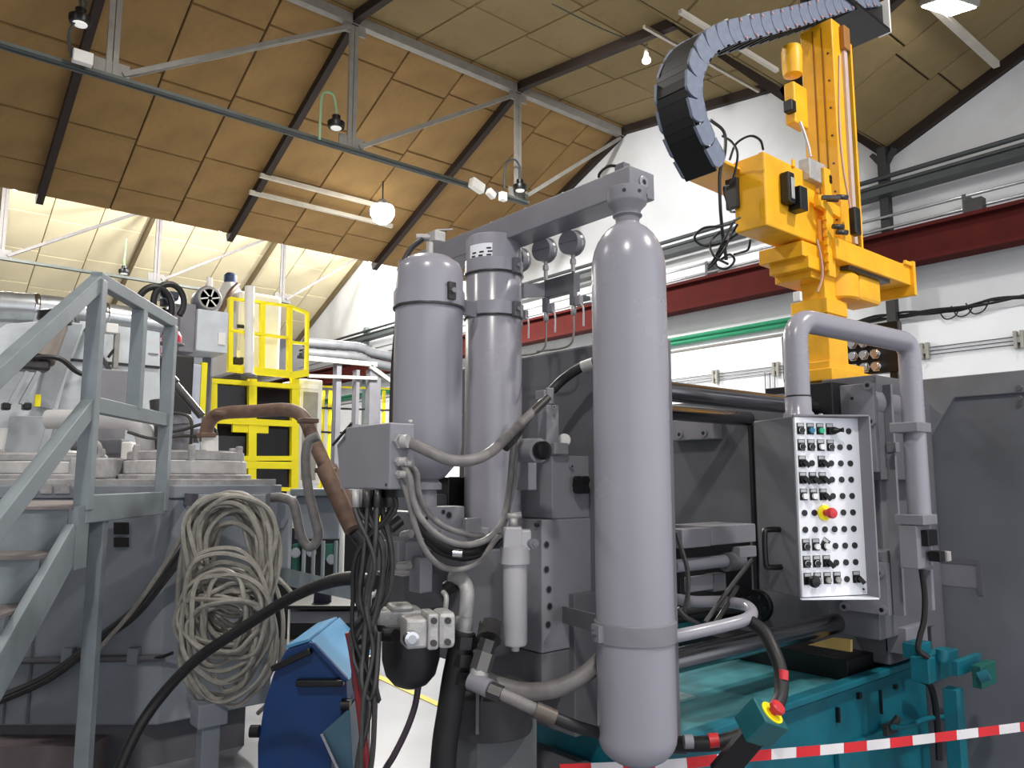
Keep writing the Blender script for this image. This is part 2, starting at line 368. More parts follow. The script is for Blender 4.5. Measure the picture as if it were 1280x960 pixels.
def rail(u0, v0, u1, v1, lab, mat, lo=.12, r=.03):
    a = roof_hit(u0, v0, lo=lo); b = H(u1, v1, Y=a.y); b.z = a.z
    b.x = min(b.x, XW)
    o = MB().bar(a, b, r*2, r*2).build('ceiling_rail', mat); tag(o, lab, 'rail', 'pale lamp rails under the ceiling'); return a, b
PALE = paint('pale_rail_paint', (206,200,186), .5)
rail(312, 240, 490, 283, 'pale rail under the brown ceiling running to the lit lamp, lower of two', PALE)
rail(325, 219, 470, 262, 'pale rail under the brown ceiling behind the lit lamp, upper of two', PALE)
for u0, v0, u1, v1, k in ((805, 33, 948, 110, 'left'), (850, 14, 972, 104, 'right')):
    rail(u0, v0, u1, v1, 'pale ceiling rail behind the black cable chain, %s of two' % k, PALE, r=.018)
a = roof_hit(1160, 2, lo=.12)
rail(1160, 2, 1247, 98, 'pale diagonal ceiling rail beside the square floodlight at upper right', PALE)
FLP = roof_hit(1186, 8, lo=.22)
def floodlight(P, aim, watts, lab, cone=110):
    t = thing('floodlight', lab, 'lamp', P); d = (Vector(aim)-Vector(P)).normalized(); M = frame(P, d)
    MB(M).box(-.1, 0, -.2, .2, -.15, .15).build('housing', TRUSS, t, .01)
    MB(M).box(0, .012, -.18, .18, -.13, .13).build('lens', LAMPGLOW, t)
    MB().cyl(Vector(P)+V(0,0,.1), Vector(P)+V(0,0,.3), .02, n=8).build('yoke', DKPIPE, t)
    ld = bpy.data.lights.new('floodlight_light', 'SPOT'); ld.energy = watts; ld.color = (1,.98,.95); ld.shadow_soft_size = .15; ld.spot_size = math.radians(cone); ld.spot_blend = .9
    lo = bpy.data.objects.new('floodlight_light', ld); COL.objects.link(lo); lo.parent = t
    lo.location = d*.06; lo.rotation_euler = d.to_track_quat('-Z', 'Y').to_euler()
floodlight(FLP, FLP+V(.2, .6, -2.2), LAMP_W*.6, 'glaring square floodlight under the ceiling at upper right')
floodlight(V(4.3, 5.6, 6.55), (9, 7.3, 4.6), LAMP_W*3.6, 'added unseen floodlight above the bottles, brightening the white wall', 78)  # out of frame, added to brighten the middle of the wall
for x, nm in ((1.5, 'leftmost'), (4.8, 'middle'), (8.0, 'rightmost')):
    high_bay((x, 14.3, 6.42), 'added high bay lamp in the farther bay, unseen behind the brown slope, %s of three' % nm, LAMP_W*1.7, 'POINT')  # hidden lamps added to brighten the farther ceiling
# unseen lamps added above and behind the camera to brighten the foreground
for x, y, k, nm in ((2.4, 5.2, .45, 'above the bottles'), (-2.4, 5.2, .3, 'left of the staircase'), (4.2, -1.2, 1.0, 'to the right of the camera'), (-1.5, -1.0, .9, 'behind the camera')):
    high_bay((x, y, 6.3 if y > 3 else 6.3), 'added unseen round high bay lamp in the near bay, %s' % nm, LAMP_W*k)
# small black spot lamps on the near truss
def spot(u, v, Y, lab, stem, boxm=None):
    p = H(u, v, Y=Y); t = thing('spot_lamp', lab, 'lamp', p, 'black spot lamps on the roof trusses')
    MB().lathe([(.09, 0), (.1, .03), (.1, .07), (.05, .1), (.05, .15)], p, n=20).build('housing', BLACKP, t)
    MB().lathe([(.001, -.012), (.06, -.01), (.065, .002)], p, n=20).build('lens', glow('dim_lens', (.95, .95, .9), .5), t)
    st = [p+V(0,0,.14), p+V(-.01,0,.26)]+[p+V(*q) for q in stem]
    MB().tube(st, .015, 6, sub=4).build('stem', paint('pale_green_conduit', (150,190,150), .5) if boxm is None else boxm, t)
spot(420, 160, 7.9, 'black spot lamp with a pale green gooseneck above the near truss', ((-.06,0,.40),(-.18,0,.36),(-.2,0,.1),(-.2,0,-.2)))
spot(650, 238, 7.86, 'black spot lamp beside the last upright of the near truss', ((0,0,.34),(-.1,0,.42),(-.26,0,.30),(-.28,0,-.05)), DKPIPE)
spot(155, 342, 16.0, 'small black spot lamp in front of the cream ceiling', ((0,0,.45),(0,0,.7)))
spot(100, 30, 7.86, 'dark spot lamp high at the top left truss upright', ((.04,0,.2),(-.08,0,-.1),(-.05,0,-.35)), DKPIPE)
def jbox(u, v, Y, sx, sz, lab):
    p = H(u, v, Y=Y); o = MB().box(p.x-sx, p.x+sx, p.y-.05, p.y+.03, p.z-sz, p.z+sz).build('junction_box', WHITE, bev=.008); tag(o, lab, 'junction box')
jbox(103, 73, 7.85, .085, .06, 'white junction box on the near truss at upper left')
jbox(628, 246, 7.86, .05, .06, 'small white junction box under the rightmost spot lamp')
p = H(598, 234, Y=7.85); t = thing('emergency_light', 'white twin emergency light on the bottom chord of the near truss', 'lamp', p)
MB(frame(p, (1, .1, -.25))).box(-.14, .08, -.05, .05, -.06, .07).build('body', WHITE, t, bev=.012)
MB(frame(p+V(.18,-.03,-.05), (1, .1, -.5))).box(-.06, .07, -.05, .03, -.05, .04).build('lamp_head', WHITE, t, bev=.01)
p = roof_hit(808, 75, lo=.2); t = thing('bare_bulb', 'small bare glowing bulb under the ceiling left of the cable chain', 'lamp', p)
MB().lathe([(.005,-.06),(.05,-.03),(.055,.0),(.03,.05),(.025,.09)], p, n=16).build('bulb', glow('bulb_glow', (1,.95,.85), 3), t)
MB().cyl(p+V(0,0,.08), p+V(0,0,.2), .02, n=8).build('socket', WHITE, t)
q = roof_hit(690, 5, lo=.1)
MB().tube([p+V(0,0,.18), p.lerp(q,.5)+V(0,0,.06), q], .007, 5, sub=4).build('lead', DKPIPE, t)
# ================================================================ pressure bottles and the shot end
def rbox(b, name, mat, parent=None, bev=.004, label=None): return MB().box(*b).build(name, mat, parent, bev, label)
def hexbolt(p, ax, r, h, mat, parent, name='bolt'):
    p = Vector(p); ax = Vector(ax).normalized(); return MB().cyl(p, p+ax*h, r, n=6, smooth=False).build(name, mat, parent)
def sockbolt(p, ax, r, h, parent, mat=None):
    p = Vector(p); ax = Vector(ax).normalized()
    o = MB().cyl(p, p+ax*h, r, n=14).build('bolt', mat or GREY, parent)
    MB().cyl(p+ax*h*.98, p+ax*(h*1.03), r*.55, n=6, smooth=False).build('socket', BLACKP, o); return o
def hole(p, ax, r, parent):
    p = Vector(p); ax = Vector(ax).normalized()
    o = MB().lathe([(r*.8, -.004), (r*.82, .001), (r, .0015), (r*1.12, .001), (r*1.12, -.004)], p, ax, 18).build('bolt_hole', GREYD, parent)
    MB().cyl(p-ax*.002, p+ax*.0008, r*.84, n=18).build('hole_depth', BLACKP, o); return o
# nearest bottle
B1 = V(1.776, 1.566, 0); R1 = .1145
zb1, zt1 = H(791, 957, D=2.34).z, H(791, 278, D=2.34).z
def bottle_prof(R, zb, zt, hd, hu, rn):
    pr = [(.004, zb)]
    for k in range(1, 9): a = k/8*math.pi/2; pr.append((R*math.sin(a), zb+hd*(1-math.cos(a))))
    for k in range(0, 9):
        a = math.pi/2*k/8; pr.append((max(rn, R*math.cos(a)), zt-hu+hu*math.sin(a)))
    return pr
t = thing('gas_bottle', 'tall grey nitrogen bottle standing nearest the camera, under the end of the beam', 'gas bottle', (B1.x, B1.y, zb1))
MB().lathe(bottle_prof(R1, zb1, zt1, .085, .155, .035), (B1.x, B1.y, 0), n=64).build('bottle_body', BOTTLE, t)
zc = zt1-.012
MB().lathe([(.036, zc), (.038, zc+.025), (.046, zc+.03), (.046, zc+.034)], (B1.x, B1.y, 0), n=32).build('neck', GREY, t)
MB().lathe([(.04, zc+.028), (.043, zc+.05), (.06, zc+.068), (.062, zc+.075), (.062, zc+.115), (.058, zc+.118)], (B1.x, B1.y, 0), n=40).build('neck_collar', GREY, t)
for a in (-2.55, -1.75, -.9):
    d = V(math.cos(a), math.sin(a), 0); MB().cyl(B1+V(0,0,zc+.095)+d*.058, B1+V(0,0,zc+.095)+d*.0635, .006, n=10).build('collar_hole', BLACKP, t)
# strap near the foot
zs0, zs1 = H(791, 800, D=2.34).z, H(791, 775, D=2.34).z
MB().lathe([(R1+.001, zs0), (R1+.006, zs0+.002), (R1+.006, zs1-.002), (R1+.001, zs1)], (B1.x, B1.y, 0), n=64).build('strap', GREY, t)
d = (V(0,0,0)-V(B1.x,B1.y,0)).normalized(); d = Matrix.Rotation(-1.02, 3, 'Z') @ d
cp = B1+V(0,0,(zs0+zs1)/2)+d*(R1+.008)
cl_ = MB(frame(cp, d)).box(-.008, .012, -.022, .022, -.024, .024).build('strap_clamp', GREY, t, .002)
MB(frame(cp, d)).cyl((.012,0,0), (.019,0,0), .011, n=6, smooth=False).cyl((.019,0,0), (.024,0,0), .006, n=10).build('clamp_bolt', GREYD, cl_)
# left bottle
B2 = H(535, 480, D=2.6); B2.z = 0; R2 = .1165
z2b, z2t = H(535, 601, D=2.6).z, H(535, 319, D=2.6).z
t2 = thing('gas_bottle', 'shorter grey nitrogen bottle with domed top, leftmost of the three upright cylinders', 'gas bottle', (B2.x, B2.y, z2b))
MB().lathe([(.03, z2b), (.06, z2b+.012), (R2*.8, z2b+.05), (R2*.95, z2b+.085), (R2, z2b+.12), (R2, z2t-.085), (R2*.985, z2t-.06), (R2*.9, z2t-.035), (R2*.62, z2t-.012), (R2*.3, z2t), (.02, z2t+.003)], (B2.x, B2.y, 0), n=56).build('bottle_body', BOTTLE, t2)
MB().cyl((B2.x,B2.y,z2t), (B2.x,B2.y,z2t+.045), .012, n=12).build('top_fitting', ALU, t2)
zs = H(535, 386, D=2.6).z
MB().lathe([(R2, zs-.006), (R2+.007, zs-.006), (R2+.007, zs), (R2+.006, zs+.055), (R2, zs+.055)], (B2.x, B2.y, 0), n=56).build('strap', BOTTLE, t2)
MB().lathe([(R2+.0075, zs-.007), (R2+.0085, zs-.003), (R2+.0075, zs+.001)], (B2.x, B2.y, 0), n=56).build('strap_edge', OILY, t2)
d2 = Matrix.Rotation(.62, 3, 'Z') @ (-V(B2.x,B2.y,0).normalized()); cp = B2+V(0,0,zs+.04)+d2*(R2+.006)
c2 = MB(frame(cp, d2)).box(-.004, .012, -.014, .014, -.03, .03).build('strap_clamp', OILY, t2, .002)
MB(frame(cp, d2)).cyl((.01,0,0), (.022,0,0), .009, n=8).build('clamp_bolt', GREY, c2)
# neck below the left bottle
zn = H(535, 645, D=2.6).z
MB().lathe([(.046, z2b-.03), (.05, z2b-.028), (.05, z2b-.01), (.04, z2b), (.035, z2b+.015)], (B2.x, B2.y, 0), n=32).build('neck_flange', GREY, t2)
MB().cyl((B2.x,B2.y,zn), (B2.x,B2.y,z2b-.02), .034, n=24).build('neck_pipe', GREY, t2)
# straight cylinder under the beam
B3 = H(617, 400, X=1.79); B3.z = 0; R3 = .107
z3t = H(617, 300, D=B3.dot(FW)).z; z3b = H(617, 645, D=B3.dot(FW)).z-.05
t3 = thing('accumulator_cylinder', 'straight grey accumulator cylinder with a flat top carrying the beam, middle of the upright cylinders', 'cylinder', (B3.x, B3.y, z3b))
MB().lathe([(R3*.99, z3b), (R3, z3b+.01), (R3, z3t-.006), (R3-.005, z3t), (.01, z3t)], (B3.x, B3.y, 0), n=56).build('cylinder_body', BOTTLE, t3)
for vv in (346, 399):
    z = H(617, vv, D=B3.dot(FW)).z
    MB().lathe([(R3, z), (R3+.006, z), (R3+.006, z+.05), (R3, z+.05)], (B3.x, B3.y, 0), n=56).build('strap', BOTTLE, t3)
    MB().lathe([(R3+.0065, z-.005), (R3+.008, z-.002), (R3+.0065, z+.002)], (B3.x, B3.y, 0), n=56).build('strap_edge', OILY, t3)
    d3 = Matrix.Rotation(.78, 3, 'Z') @ (-V(B3.x,B3.y,0).normalized()); cp = B3+V(0,0,z+.02)+d3*(R3+.006)
    c3 = MB(frame(cp, d3)).box(-.004, .016, -.016, .016, -.028, .03).build('strap_clamp', GREYD, t3, .003)
    MB(frame(cp, d3)).cyl((.014,0,0), (.026,0,0), .009, n=8).build('clamp_bolt', GREY, c3)
# type plate on the cylinder (curved, white with black bars)
aim = math.atan2(-B3.y, -B3.x)
def curved(mb, a0, a1, z0, z1, R, C, n=8):
    vs = []; 
    for k in range(n+1):
        a = a0+(a1-a0)*k/n; vs += [(C.x+math.cos(a)*R, C.y+math.sin(a)*R, z0), (C.x+math.cos(a)*R, C.y+math.sin(a)*R, z1), (C.x+math.cos(a)*(R-.003), C.y+math.sin(a)*(R-.003), z0), (C.x+math.cos(a)*(R-.003), C.y+math.sin(a)*(R-.003), z1)]
    fs = []
    for k in range(n):
        b = 4*k; fs += [(b, b+4, b+5, b+1), (b+2, b+3, b+7, b+6), (b+1, b+5, b+7, b+3), (b, b+2, b+6, b+4)]
    fs += [(0,1,3,2), (4*n, 4*n+2, 4*n+3, 4*n+1)]
    mb.add(vs, fs, True); return mb
zp0, zp1 = H(600, 322, D=2.76).z, H(600, 302, D=2.76).z
pl = curved(MB(), aim-.95, aim-.05, zp0, zp1, R3+.002, B3).build('type_plate', PANELW, t3)
for k in range(3):
    for j in range(2+(k == 2)):
        a = aim-.85+.3*k+.04*(j % 2); z = zp0+.012+.013*j
        curved(MB(), a, a+.16, z, z+.006, R3+.0032, B3, 3).build('printed_bar', BLACKP, pl)
# bracket between the two
pa = B2+V(0,0,zs+.03)+(B3-B2).normalized()*(R2-.01); pb_ = B3+V(0,0,zs+.03)-(B3-B2).normalized()*(R3-.01)
o = MB().bar(pa+V(-.03,-.03,0), pb_+V(-.03,-.03,0), .012, .055).build('cylinder_bracket', GREY, None, .002); tag(o, 'short grey bracket joining the left bottle to the straight cylinder', 'bracket')
# manifold beam across the tops
c = H(787, 222, D=2.32); BX0, BY0 = c.x, c.y
zt_, zb_ = H(787, 206, D=2.32).z, H(787, 240, D=2.32).z
BX1 = H(818, 230, Y=BY0).x
BYE = H(497, 345, X=BX0).y
tb = thing('manifold_beam', 'long grey square beam lying across the tops of the upright cylinders', 'beam', (BX0, BY0, zb_))
MB().box(BX0, BX1, BY0, BYE, zb_, zt_).build('beam_body', GREY, tb, .004)
pc = V(BX0+(BX1-BX0)*.55, BY0, (zt_+zb_)/2+.004)
MB().lathe([(.021, 0), (.021, .003), (.019, .004), (.009, .004), (.0085, .001)], pc, (0,-1,0), 24).build('port_ring', BOTTLE, tb)
MB().lathe([(.0225, 0), (.0225, .0015), (.0205, .0016)], pc, (0,-1,0), 24).build('port_seam', GREYD, tb)
MB().cyl(pc, pc+V(0,-.0045,0), .0085, n=16).build('port_plug', BLACKP, tb)
for k in range(5):
    y = BY0+.12+.2*k; MB().cyl((BX0+.02, y, zt_), (BX0+.02, y, zt_+.008), .007, n=8).build('beam_bolt', ALU, tb)
tp = V(BX0+.03, BY0+.05, zt_)
MB().box(tp.x-.012, tp.x+.02, tp.y-.01, tp.y+.03, tp.z, tp.z+.03).build('sensor_plug', GREYD, tb, .003)
MB().tube([tp+V(0,.01,.022), tp+V(-.02,.05,.03), tp+V(-.02,.09,.015), tp+V(0,.10,-.002)], .005, 6).build('sensor_lead', BLACK, tb)
# ball valve and small hose at the far end
pv = H(545, 297, D=2.9); t = thing('ball_valve', 'small silver ball valve with lever on the far end of the beam', 'valve', pv)
MB().box(pv.x-.025, pv.x+.025, pv.y-.03, pv.y+.03, pv.z-.022, pv.z+.02).build('valve_body', ALU, t, .004)
MB().cyl(pv, pv+RT*-.075, .014, n=10).build('valve_nipple', ALU, t)
MB().bar(pv+V(0,0,.03), pv+RT*.065+V(0,0,.032), .012, .004).bar(pv+V(0,0,.0), pv+RT*.012+V(0,0,.032), .01, .006).build('valve_lever', ALU, t)
pts = [H(u, v, D=d) for u, v, d in ((528,299,2.88),(513,312,2.86),(503,335,2.84),(499,380,2.84),(492,460,2.84),(489,560,2.82))]
tag(MB().tube(pts, .011, 8).build('thin_hose', BLACK), 'thin black hose running down the left side of the left bottle', 'hose')
# pressure gauges with their bracket
D_G = 2.75
gb = cb(717, 340, 363, 680, 725, D_G); 
tg = thing('gauge_bracket', 'small grey bracket bar under the three round gauges', 'bracket', (gb[0], gb[2], gb[4]))
MB().box(*gb).build('bracket_bar', GREYD, tg, .002)
MB().bar(V(gb[0]+.01, gb[3], (gb[4]+gb[5])/2), B3+V(.05, 0, (gb[4]+gb[5])/2), .02, .05).build('bracket_arm', GREY, tg)
for i, (u, v, lab) in enumerate(((716,304,'round pressure gauge nearest the tall bottle'), (682,313,'middle round pressure gauge of the three'), (650,325,'round pressure gauge half hidden behind the straight cylinder'))):
    p = H(u, v, D=D_G+.12*i); ax = V(-.93, -.15, -.1).normalized()
    t = thing('pressure_gauge', lab+', seen from behind', 'gauge', p, 'pressure gauges')
    MB().lathe([(.045, -.012), (.049, -.01), (.049, -.005), (.0455, .002), (.044, .03), (.01, .031)], p, ax, 36).build('gauge_case', GREY, t)
    MB().lathe([(.0445, .006), (.047, .0), (.047, -.014), (.044, -.016)], p, ax, 36).build('bezel', STEEL, t)
    MB(frame(p+ax*.031, ax)).box(0, .0015, -.04, .04, -.0015, .0015).build('case_seam', GREYD, t)
    MB().cyl(p+V(0,0,-.042), p+V(0,0,-.06), .008, n=10).cyl(p+V(0,0,-.06), p+V(0,0,-.078), .012, n=6, smooth=False).cyl(p+V(0,0,-.078), V(p.x, p.y, min(p.z-.09, gb[5])), .008, n=8).build('gauge_stem', ALU, t)
    q = V(p.x, p.y, gb[4])
    vb = thing('shut_off_valve', ['needle valve and thin tube under the gauge nearest the tall bottle', 'needle valve and thin tube under the middle gauge', 'needle valve and thin tube half hidden by the straight cylinder'][i], 'valve', q, 'gauge shut off valves')
    MB().box(q.x-.01, q.x+.01, q.y-.012, q.y+.012, q.z-.055, q.z).build('valve_body', GREYD, vb, .002)
    MB().box(q.x-.008, q.x+.012, q.y-.04, q.y-.012, q.z-.062, q.z-.025).build('valve_head', GREY, vb, .004)
    MB().cyl(q+V(0,0,-.055), q+V(0,0,-.09), .01, n=8).build('valve_nut', ALU, vb)
    e = 8+9*i
    MB().tube([q+V(0,0,-.09), q+V(0,0,-.15), q+V(0,.01,-.19), q+V(0,.06,-.205), q+V(0,.2,-.20)], .004, 6).build('copper_tube', paint('dull_tube', (150,140,134), .4, .6), vb)
    MB().tube([q+V(0,-.035,-.055), q+V(0,-.05,-.075), q+V(0,-.05,-.14)], .0035, 6).build('drain_tube', ALU, vb)

# ---------------------------------------------------------------- shot end of the machine
SE = thing('shot_unit', 'grey block-built hydraulic shot unit in the middle, with bolt holes in its lit side', 'hydraulic unit', H(677, 850, D=2.72))
lb_ = cb(677, 650, 817, 596, 770, 2.72); rbox(lb_, 'lower_block', GREY, SE)
bb_ = cb(677, 818, 856, 590, 770, 2.72); rbox(bb_, 'foot_block', GREYD, SE)
ub = cb(690, 569, 649, 632, 772, 2.76); rbox(ub, 'upper_block', GREY, SE)
for u, v in ((683,681),(683,712),(686,737),(687,758),(685,781)):
    p = H(u, v, Y=lb_[2]); hole(p, (0,-1,0), .013, SE)
for u, v in ((672,656),): sockbolt(H(u, v, X=lb_[0]), (-1,0,0), .007, .01, SE, OILY)
for u, v in ((734,755),(742,692)):
    p = H(u, v, Y=lb_[2]); hexbolt(p, (0,-1,0), .011, .035 if v == 692 else .015, OILY, SE)
p = H(713, 583, Y=ub[2]); sockbolt(p, (0,-1,0), .009, .01, SE)
# black star knob
p = H(720, 606, Y=ub[2]); kn = MB(); kn.cyl(p, p+V(0,-.022,0), .019, n=12)
for k in range(4):
    a = math.pi/4+k*math.pi/2; q = p+V(math.cos(a)*.024, 0, math.sin(a)*.024); kn.cyl(q+V(0,-.016,0), q+V(0,-.04,0), .015, n=12)
kn.cyl(p+V(0,-.015,0), p+V(0,-.038,0), .028, n=16).build('star_knob', BLACKP, SE, label='black plastic star knob')
# brace to the bottle strap
pa = H(704, 768, Y=lb_[2]); pb2 = V(B1.x-.02, B1.y+.10, (zs0+zs1)/2)
MB().bar(pa, pb2, .008, .055).build('bottle_brace', GREYD, SE)
# valve stack on top of the upper block
VS = thing('valve_stack', 'upright grey stack of hydraulic valves on the upper shot block', 'valve', H(690, 568, D=2.74))
rbox(cb(683, 505, 567, 672, 699, 2.74), 'valve_block', GREY, VS)
rbox(cb(684, 484, 505, 681, 693, 2.74), 'valve_head', GREY, VS)
rbox(cb(680, 487, 499, 669, 683, 2.72), 'coil_plug', GREY, VS)
rbox(cb(693, 553, 568, 688, 711, 2.74), 'base_plate', GREY, VS)
sockbolt(H(692, 509, D=2.735), (-.4,-1,0), .007, .006, VS)
b = cb(660, 551, 613, 645, 671, 2.66); rbox(b, 'mounting_block', GREY, VS)
p = H(652, 563, D=2.60); q = H(674, 563, D=2.52)
MB().cyl(p, q, .04, n=32).build('solenoid', GREY, VS)
d = (q-p).normalized(); MB().lathe([(.028, 0), (.03, .004), (.03, .028), (.026, .034), (.016, .036)], q, d, 28).build('solenoid_cap', BLACKP, VS, label='black round cap')
MB().lathe([(.001,.002),(.024,.0),(.024,-.01)], H(705, 550, D=2.86), (-1,-.6,0), 20).build('bright_gap_disc', WHITE, VS)  # white disc standing in for a bright opening in the plate
# thick hose fitting entering behind the tall bottle
pts = [H(u, v, D=d) for u, v, d in ((690,488,2.78),(702,476,2.78),(718,464,2.76),(735,455,2.74),(748,452,2.72))]
tag(MB().tube(pts, .018, 12).build('thick_hose', BLACK), 'short thick black hose arching from the valve stack behind the tall bottle', 'hose')
tag(MB().tube([H(728,459,D=2.75), H(742,454,D=2.73)], .022, 12, sub=1).build('hose_ferrule', ALU), 'metal end sleeve of the short thick hose behind the tall bottle', 'ferrule')
# filter
pf = H(644, 700, D=2.45); zf = H(644, 806, D=2.45).z; zt = H(644, 658, D=2.45).z
FILT = paint('filter_pale_grey', (176,174,178), .45, var=.06)
t = thing('oil_filter', 'pale grey cylindrical oil filter hanging in front of the lower shot block', 'filter', (pf.x, pf.y, zf))
MB().lathe([(.012, zf-.018), (.014, zf-.004), (.034, zf), (.0375, zf+.008), (.038, pf.z-.01), (.036, pf.z)], (pf.x, pf.y, 0), n=36).build('filter_bowl', FILT, t)
MB().lathe([(.045, pf.z-.012), (.048, pf.z-.01), (.048, pf.z+.04), (.04, pf.z+.044)], (pf.x, pf.y, 0), n=36).build('filter_head', FILT, t)
hd = frame((pf.x, pf.y, pf.z+.03), RT)
MB(hd).box(-.038, .022, -.03, .03, 0, zt-pf.z-.03).box(.01, .05, -.026, .026, 0, (zt-pf.z)*.62).build('filter_cap', FILT, t, .006)
MB(hd).cyl((.045,-.01,.022), (.06,-.035,.022), .016, n=16).cyl((.055,-.03,.022), (.062,-.042,.022), .009, n=6).build('port_plug', GREY, t)
MB(hd).cyl((-.005,0,zt-pf.z-.03), (-.005,0,zt-pf.z-.005), .014, n=8).cyl((-.03,0,zt-pf.z), (.02,0,zt-pf.z+.006), .011, n=6).build('top_fitting', ALU, t)
# manifold blocks left of the filter
MN = thing('valve_manifold', 'grey manifold of small valve blocks under the left bottle', 'valve', H(530, 745, D=2.5))
mb1 = cb(530, 634, 668, 515, 581, 2.5); rbox(mb1, 'manifold_block', GREY, MN)
rbox(cb(552, 662, 690, 530, 612, 2.52), 'manifold_block', GREY, MN)
for u, v, r in ((561,644,.012),(533,648,.007),(554,640,.008)): hole(H(u, v, Y=mb1[2]), (0,-1,0), r, MN)
rbox(cb(583, 648, 668, 578, 602, 2.56), 'manifold_plug', GREY, MN)
bx = cb(497, 677, 702, 478, 500, 2.36); rbox(bx, 'small_valve', GREY, MN)
MB().cyl(H(489,688,X=bx[0]), H(489,688,X=bx[0])+V(-.004,0,0), .016, n=16).build('valve_face', OILY, MN)
rbox(cb(507, 678, 702, 503, 526, 2.42), 'small_valve', GREY, MN)
MB().cyl(H(503,670,D=2.42), H(514,667,D=2.4), .014, n=14).build('valve_spool', ALU, MN); MB().cyl(H(498,708,D=2.42), H(512,706,D=2.4), .013, n=14).build('valve_spool', ALU, MN)
rbox(cb(525, 697, 742, 511, 541, 2.4), 'coil_box', GREY, MN)
rbox(cb(505, 720, 765, 470, 560, 2.62), 'manifold_back', GREYD, MN)
rbox(cb(575, 690, 830, 470, 640, 2.68), 'rear_block', GREYD, MN)
rbox(cb(560, 596, 668, 535, 600, 2.86), 'rear_cover', BLACKP, MN)
rbox(cb(528, 618, 770, 474, 585, 2.80), 'rear_plate', GREYD, MN)
rbox(cb(513, 640, 672, 480, 530, 2.55), 'side_block', GREYD, MN)
MB().cyl(H(487,660,D=2.5), H(500,650,D=2.52), .02, n=12).build('hose_end', OILY, MN)
MB().bar(H(500,616,D=2.4), H(512,634,D=2.4), .012, .018).build('tie_bracket', GREY, MN)
# lower middle: pump, pot, elbow
PU = thing('gear_pump', 'cast aluminium gear pump with rough lit casting', 'pump', H(515, 812, D=2.25))
pm = frame(H(528, 786, D=2.25), (RT+FW*.35).normalized())
MB(pm).box(-.055, .005, -.045, .045, -.045, .035).build('pump_flange', ALU, PU, .008)
MB(pm).box(.005, .035, -.05, .05, -.05, .048).build('pump_plate', ALU, PU, .006)
MB(pm).box(.035, .085, -.05, .045, -.05, .05).build('pump_cover', ALU, PU, .014)
for sy in (-.047,):
    for sx, sz in ((.02,.03), (.02,-.03), (.06,.028), (.06,-.03)): MB(pm).cyl((sx,sy,sz), (sx,sy-.012,sz), .009, n=12).build('pump_bolt', OILY, PU)
MB(pm).lathe([(.018,0),(.022,.01),(.02,.03),(.012,.032)], (-.045,-.045,-.012), (0,-1,0), 20).build('pump_port', CHROME, PU)
pm2 = frame(H(505, 768, D=2.4), (RT+FW*.35).normalized())
MB(pm2).box(-.09, .05, -.05, .05, -.03, .02).box(-.05, .02, -.055, .03, .015, .035).build('pump_body', ALU, PU, .012)
MB(pm2).cyl((-.1,-.02,0), (-.06,-.02,0), .028, n=18).build('pump_boss', ALU, PU)
pp = H(514, 800, D=2.42); zpb = H(514, 860, D=2.42).z
o = MB().lathe([(.02, zpb), (.05, zpb+.012), (.075, zpb+.04), (.087, zpb+.085), (.088, pp.z+.03)], (pp.x, pp.y, 0), n=40).build('oil_pot', paint('black_enamel', (38,38,40), .4)); tag(o, 'black round-bottomed pot under the gear pump', 'vessel')
pts = [H(u, v, D=d) for u, v, d in ((566,722,2.45),(577,724,2.42),(584,738,2.4),(583,762,2.4),(580,785,2.4))]
EP = thing('elbow_pipe', 'silver bent pipe above the black hose, left of the oil filter', 'pipe', pts[-1])
MB().tube(pts, .022, 16).build('pipe_bend', ALU, EP)
p = pts[-1]; MB().lathe([(.026,-.05),(.028,-.045),(.028,-.03),(.025,-.028),(.028,-.02),(.028,-.01),(.025,-.008),(.027,.0),(.027,.03),(.024,.034)], p, n=20).build('ferrule', ALU, EP)
MB().cyl(H(560,735,D=2.46), H(572,728,D=2.44), .024, n=14).build('pipe_nut', OILY, EP)
for a, b in (((556,740),(555,775)),): MB().tube([H(a[0]-2,a[1],D=2.4), H(a[0]+2,a[1]+8,D=2.38), H(b[0],b[1],D=2.38)], .008, 8).build('thin_fitting', ALU, EP)
pts = [H(u, v, D=2.38) for u, v in ((579,790),(575,815),(568,850),(562,890),(556,930),(552,990),(550,1060))]
HB = thing('bellows_hose', 'thick black hose dropping to the floor left of the grey junction housing', 'hose', pts[-1])
MB().tube(pts, .038, 14).build('hose_tube', BLACK, HB)
for k in range(3): MB().cyl(pts[0]+V(0,0,-.01-.05*k), pts[0]+V(-.004,0,-.045-.05*k), .046-.002*k, n=8, smooth=False).build('hose_nut', BLACKP, HB)
# fitting cluster with the grey pipe and the slanting hose
FC = thing('hose_fitting', 'cluster of steel hose couplings in front of the black hose', 'fitting', H(600, 850, D=2.3))
MB().cyl(H(611,800,D=2.34), H(601,832,D=2.32), .026, n=6, smooth=False).build('coupling_nut', OILY, FC)
MB().cyl(H(607,815,D=2.32), H(600,838,D=2.31), .031, n=6, smooth=False).build('coupling_nut', paint('dull_steel', (110,108,106), .4, .6), FC)
MB().cyl(H(600,838,D=2.31), H(597,850,D=2.30), .027, n=14).build('coupling_body', ALU, FC)
MB().cyl(H(614,782,D=2.4), H(611,800,D=2.36), .038, n=12).build('coupling_boss', OILY, FC)
MB().cyl(H(588,850,D=2.30), H(612,861,D=2.27), .026, n=14).build('elbow_body', GREY, FC)
pts = [H(u, v, D=d) for u, v, d in ((604,848,2.42),(625,857,2.42),(655,864,2.40),(690,862,2.38),(720,850,2.38),(742,834,2.40),(760,815,2.42))]
tag(MB().tube(pts, .026, 16).build('grey_pipe', HOSE), 'thick pale grey pipe curving behind the foot of the tall bottle', 'pipe')
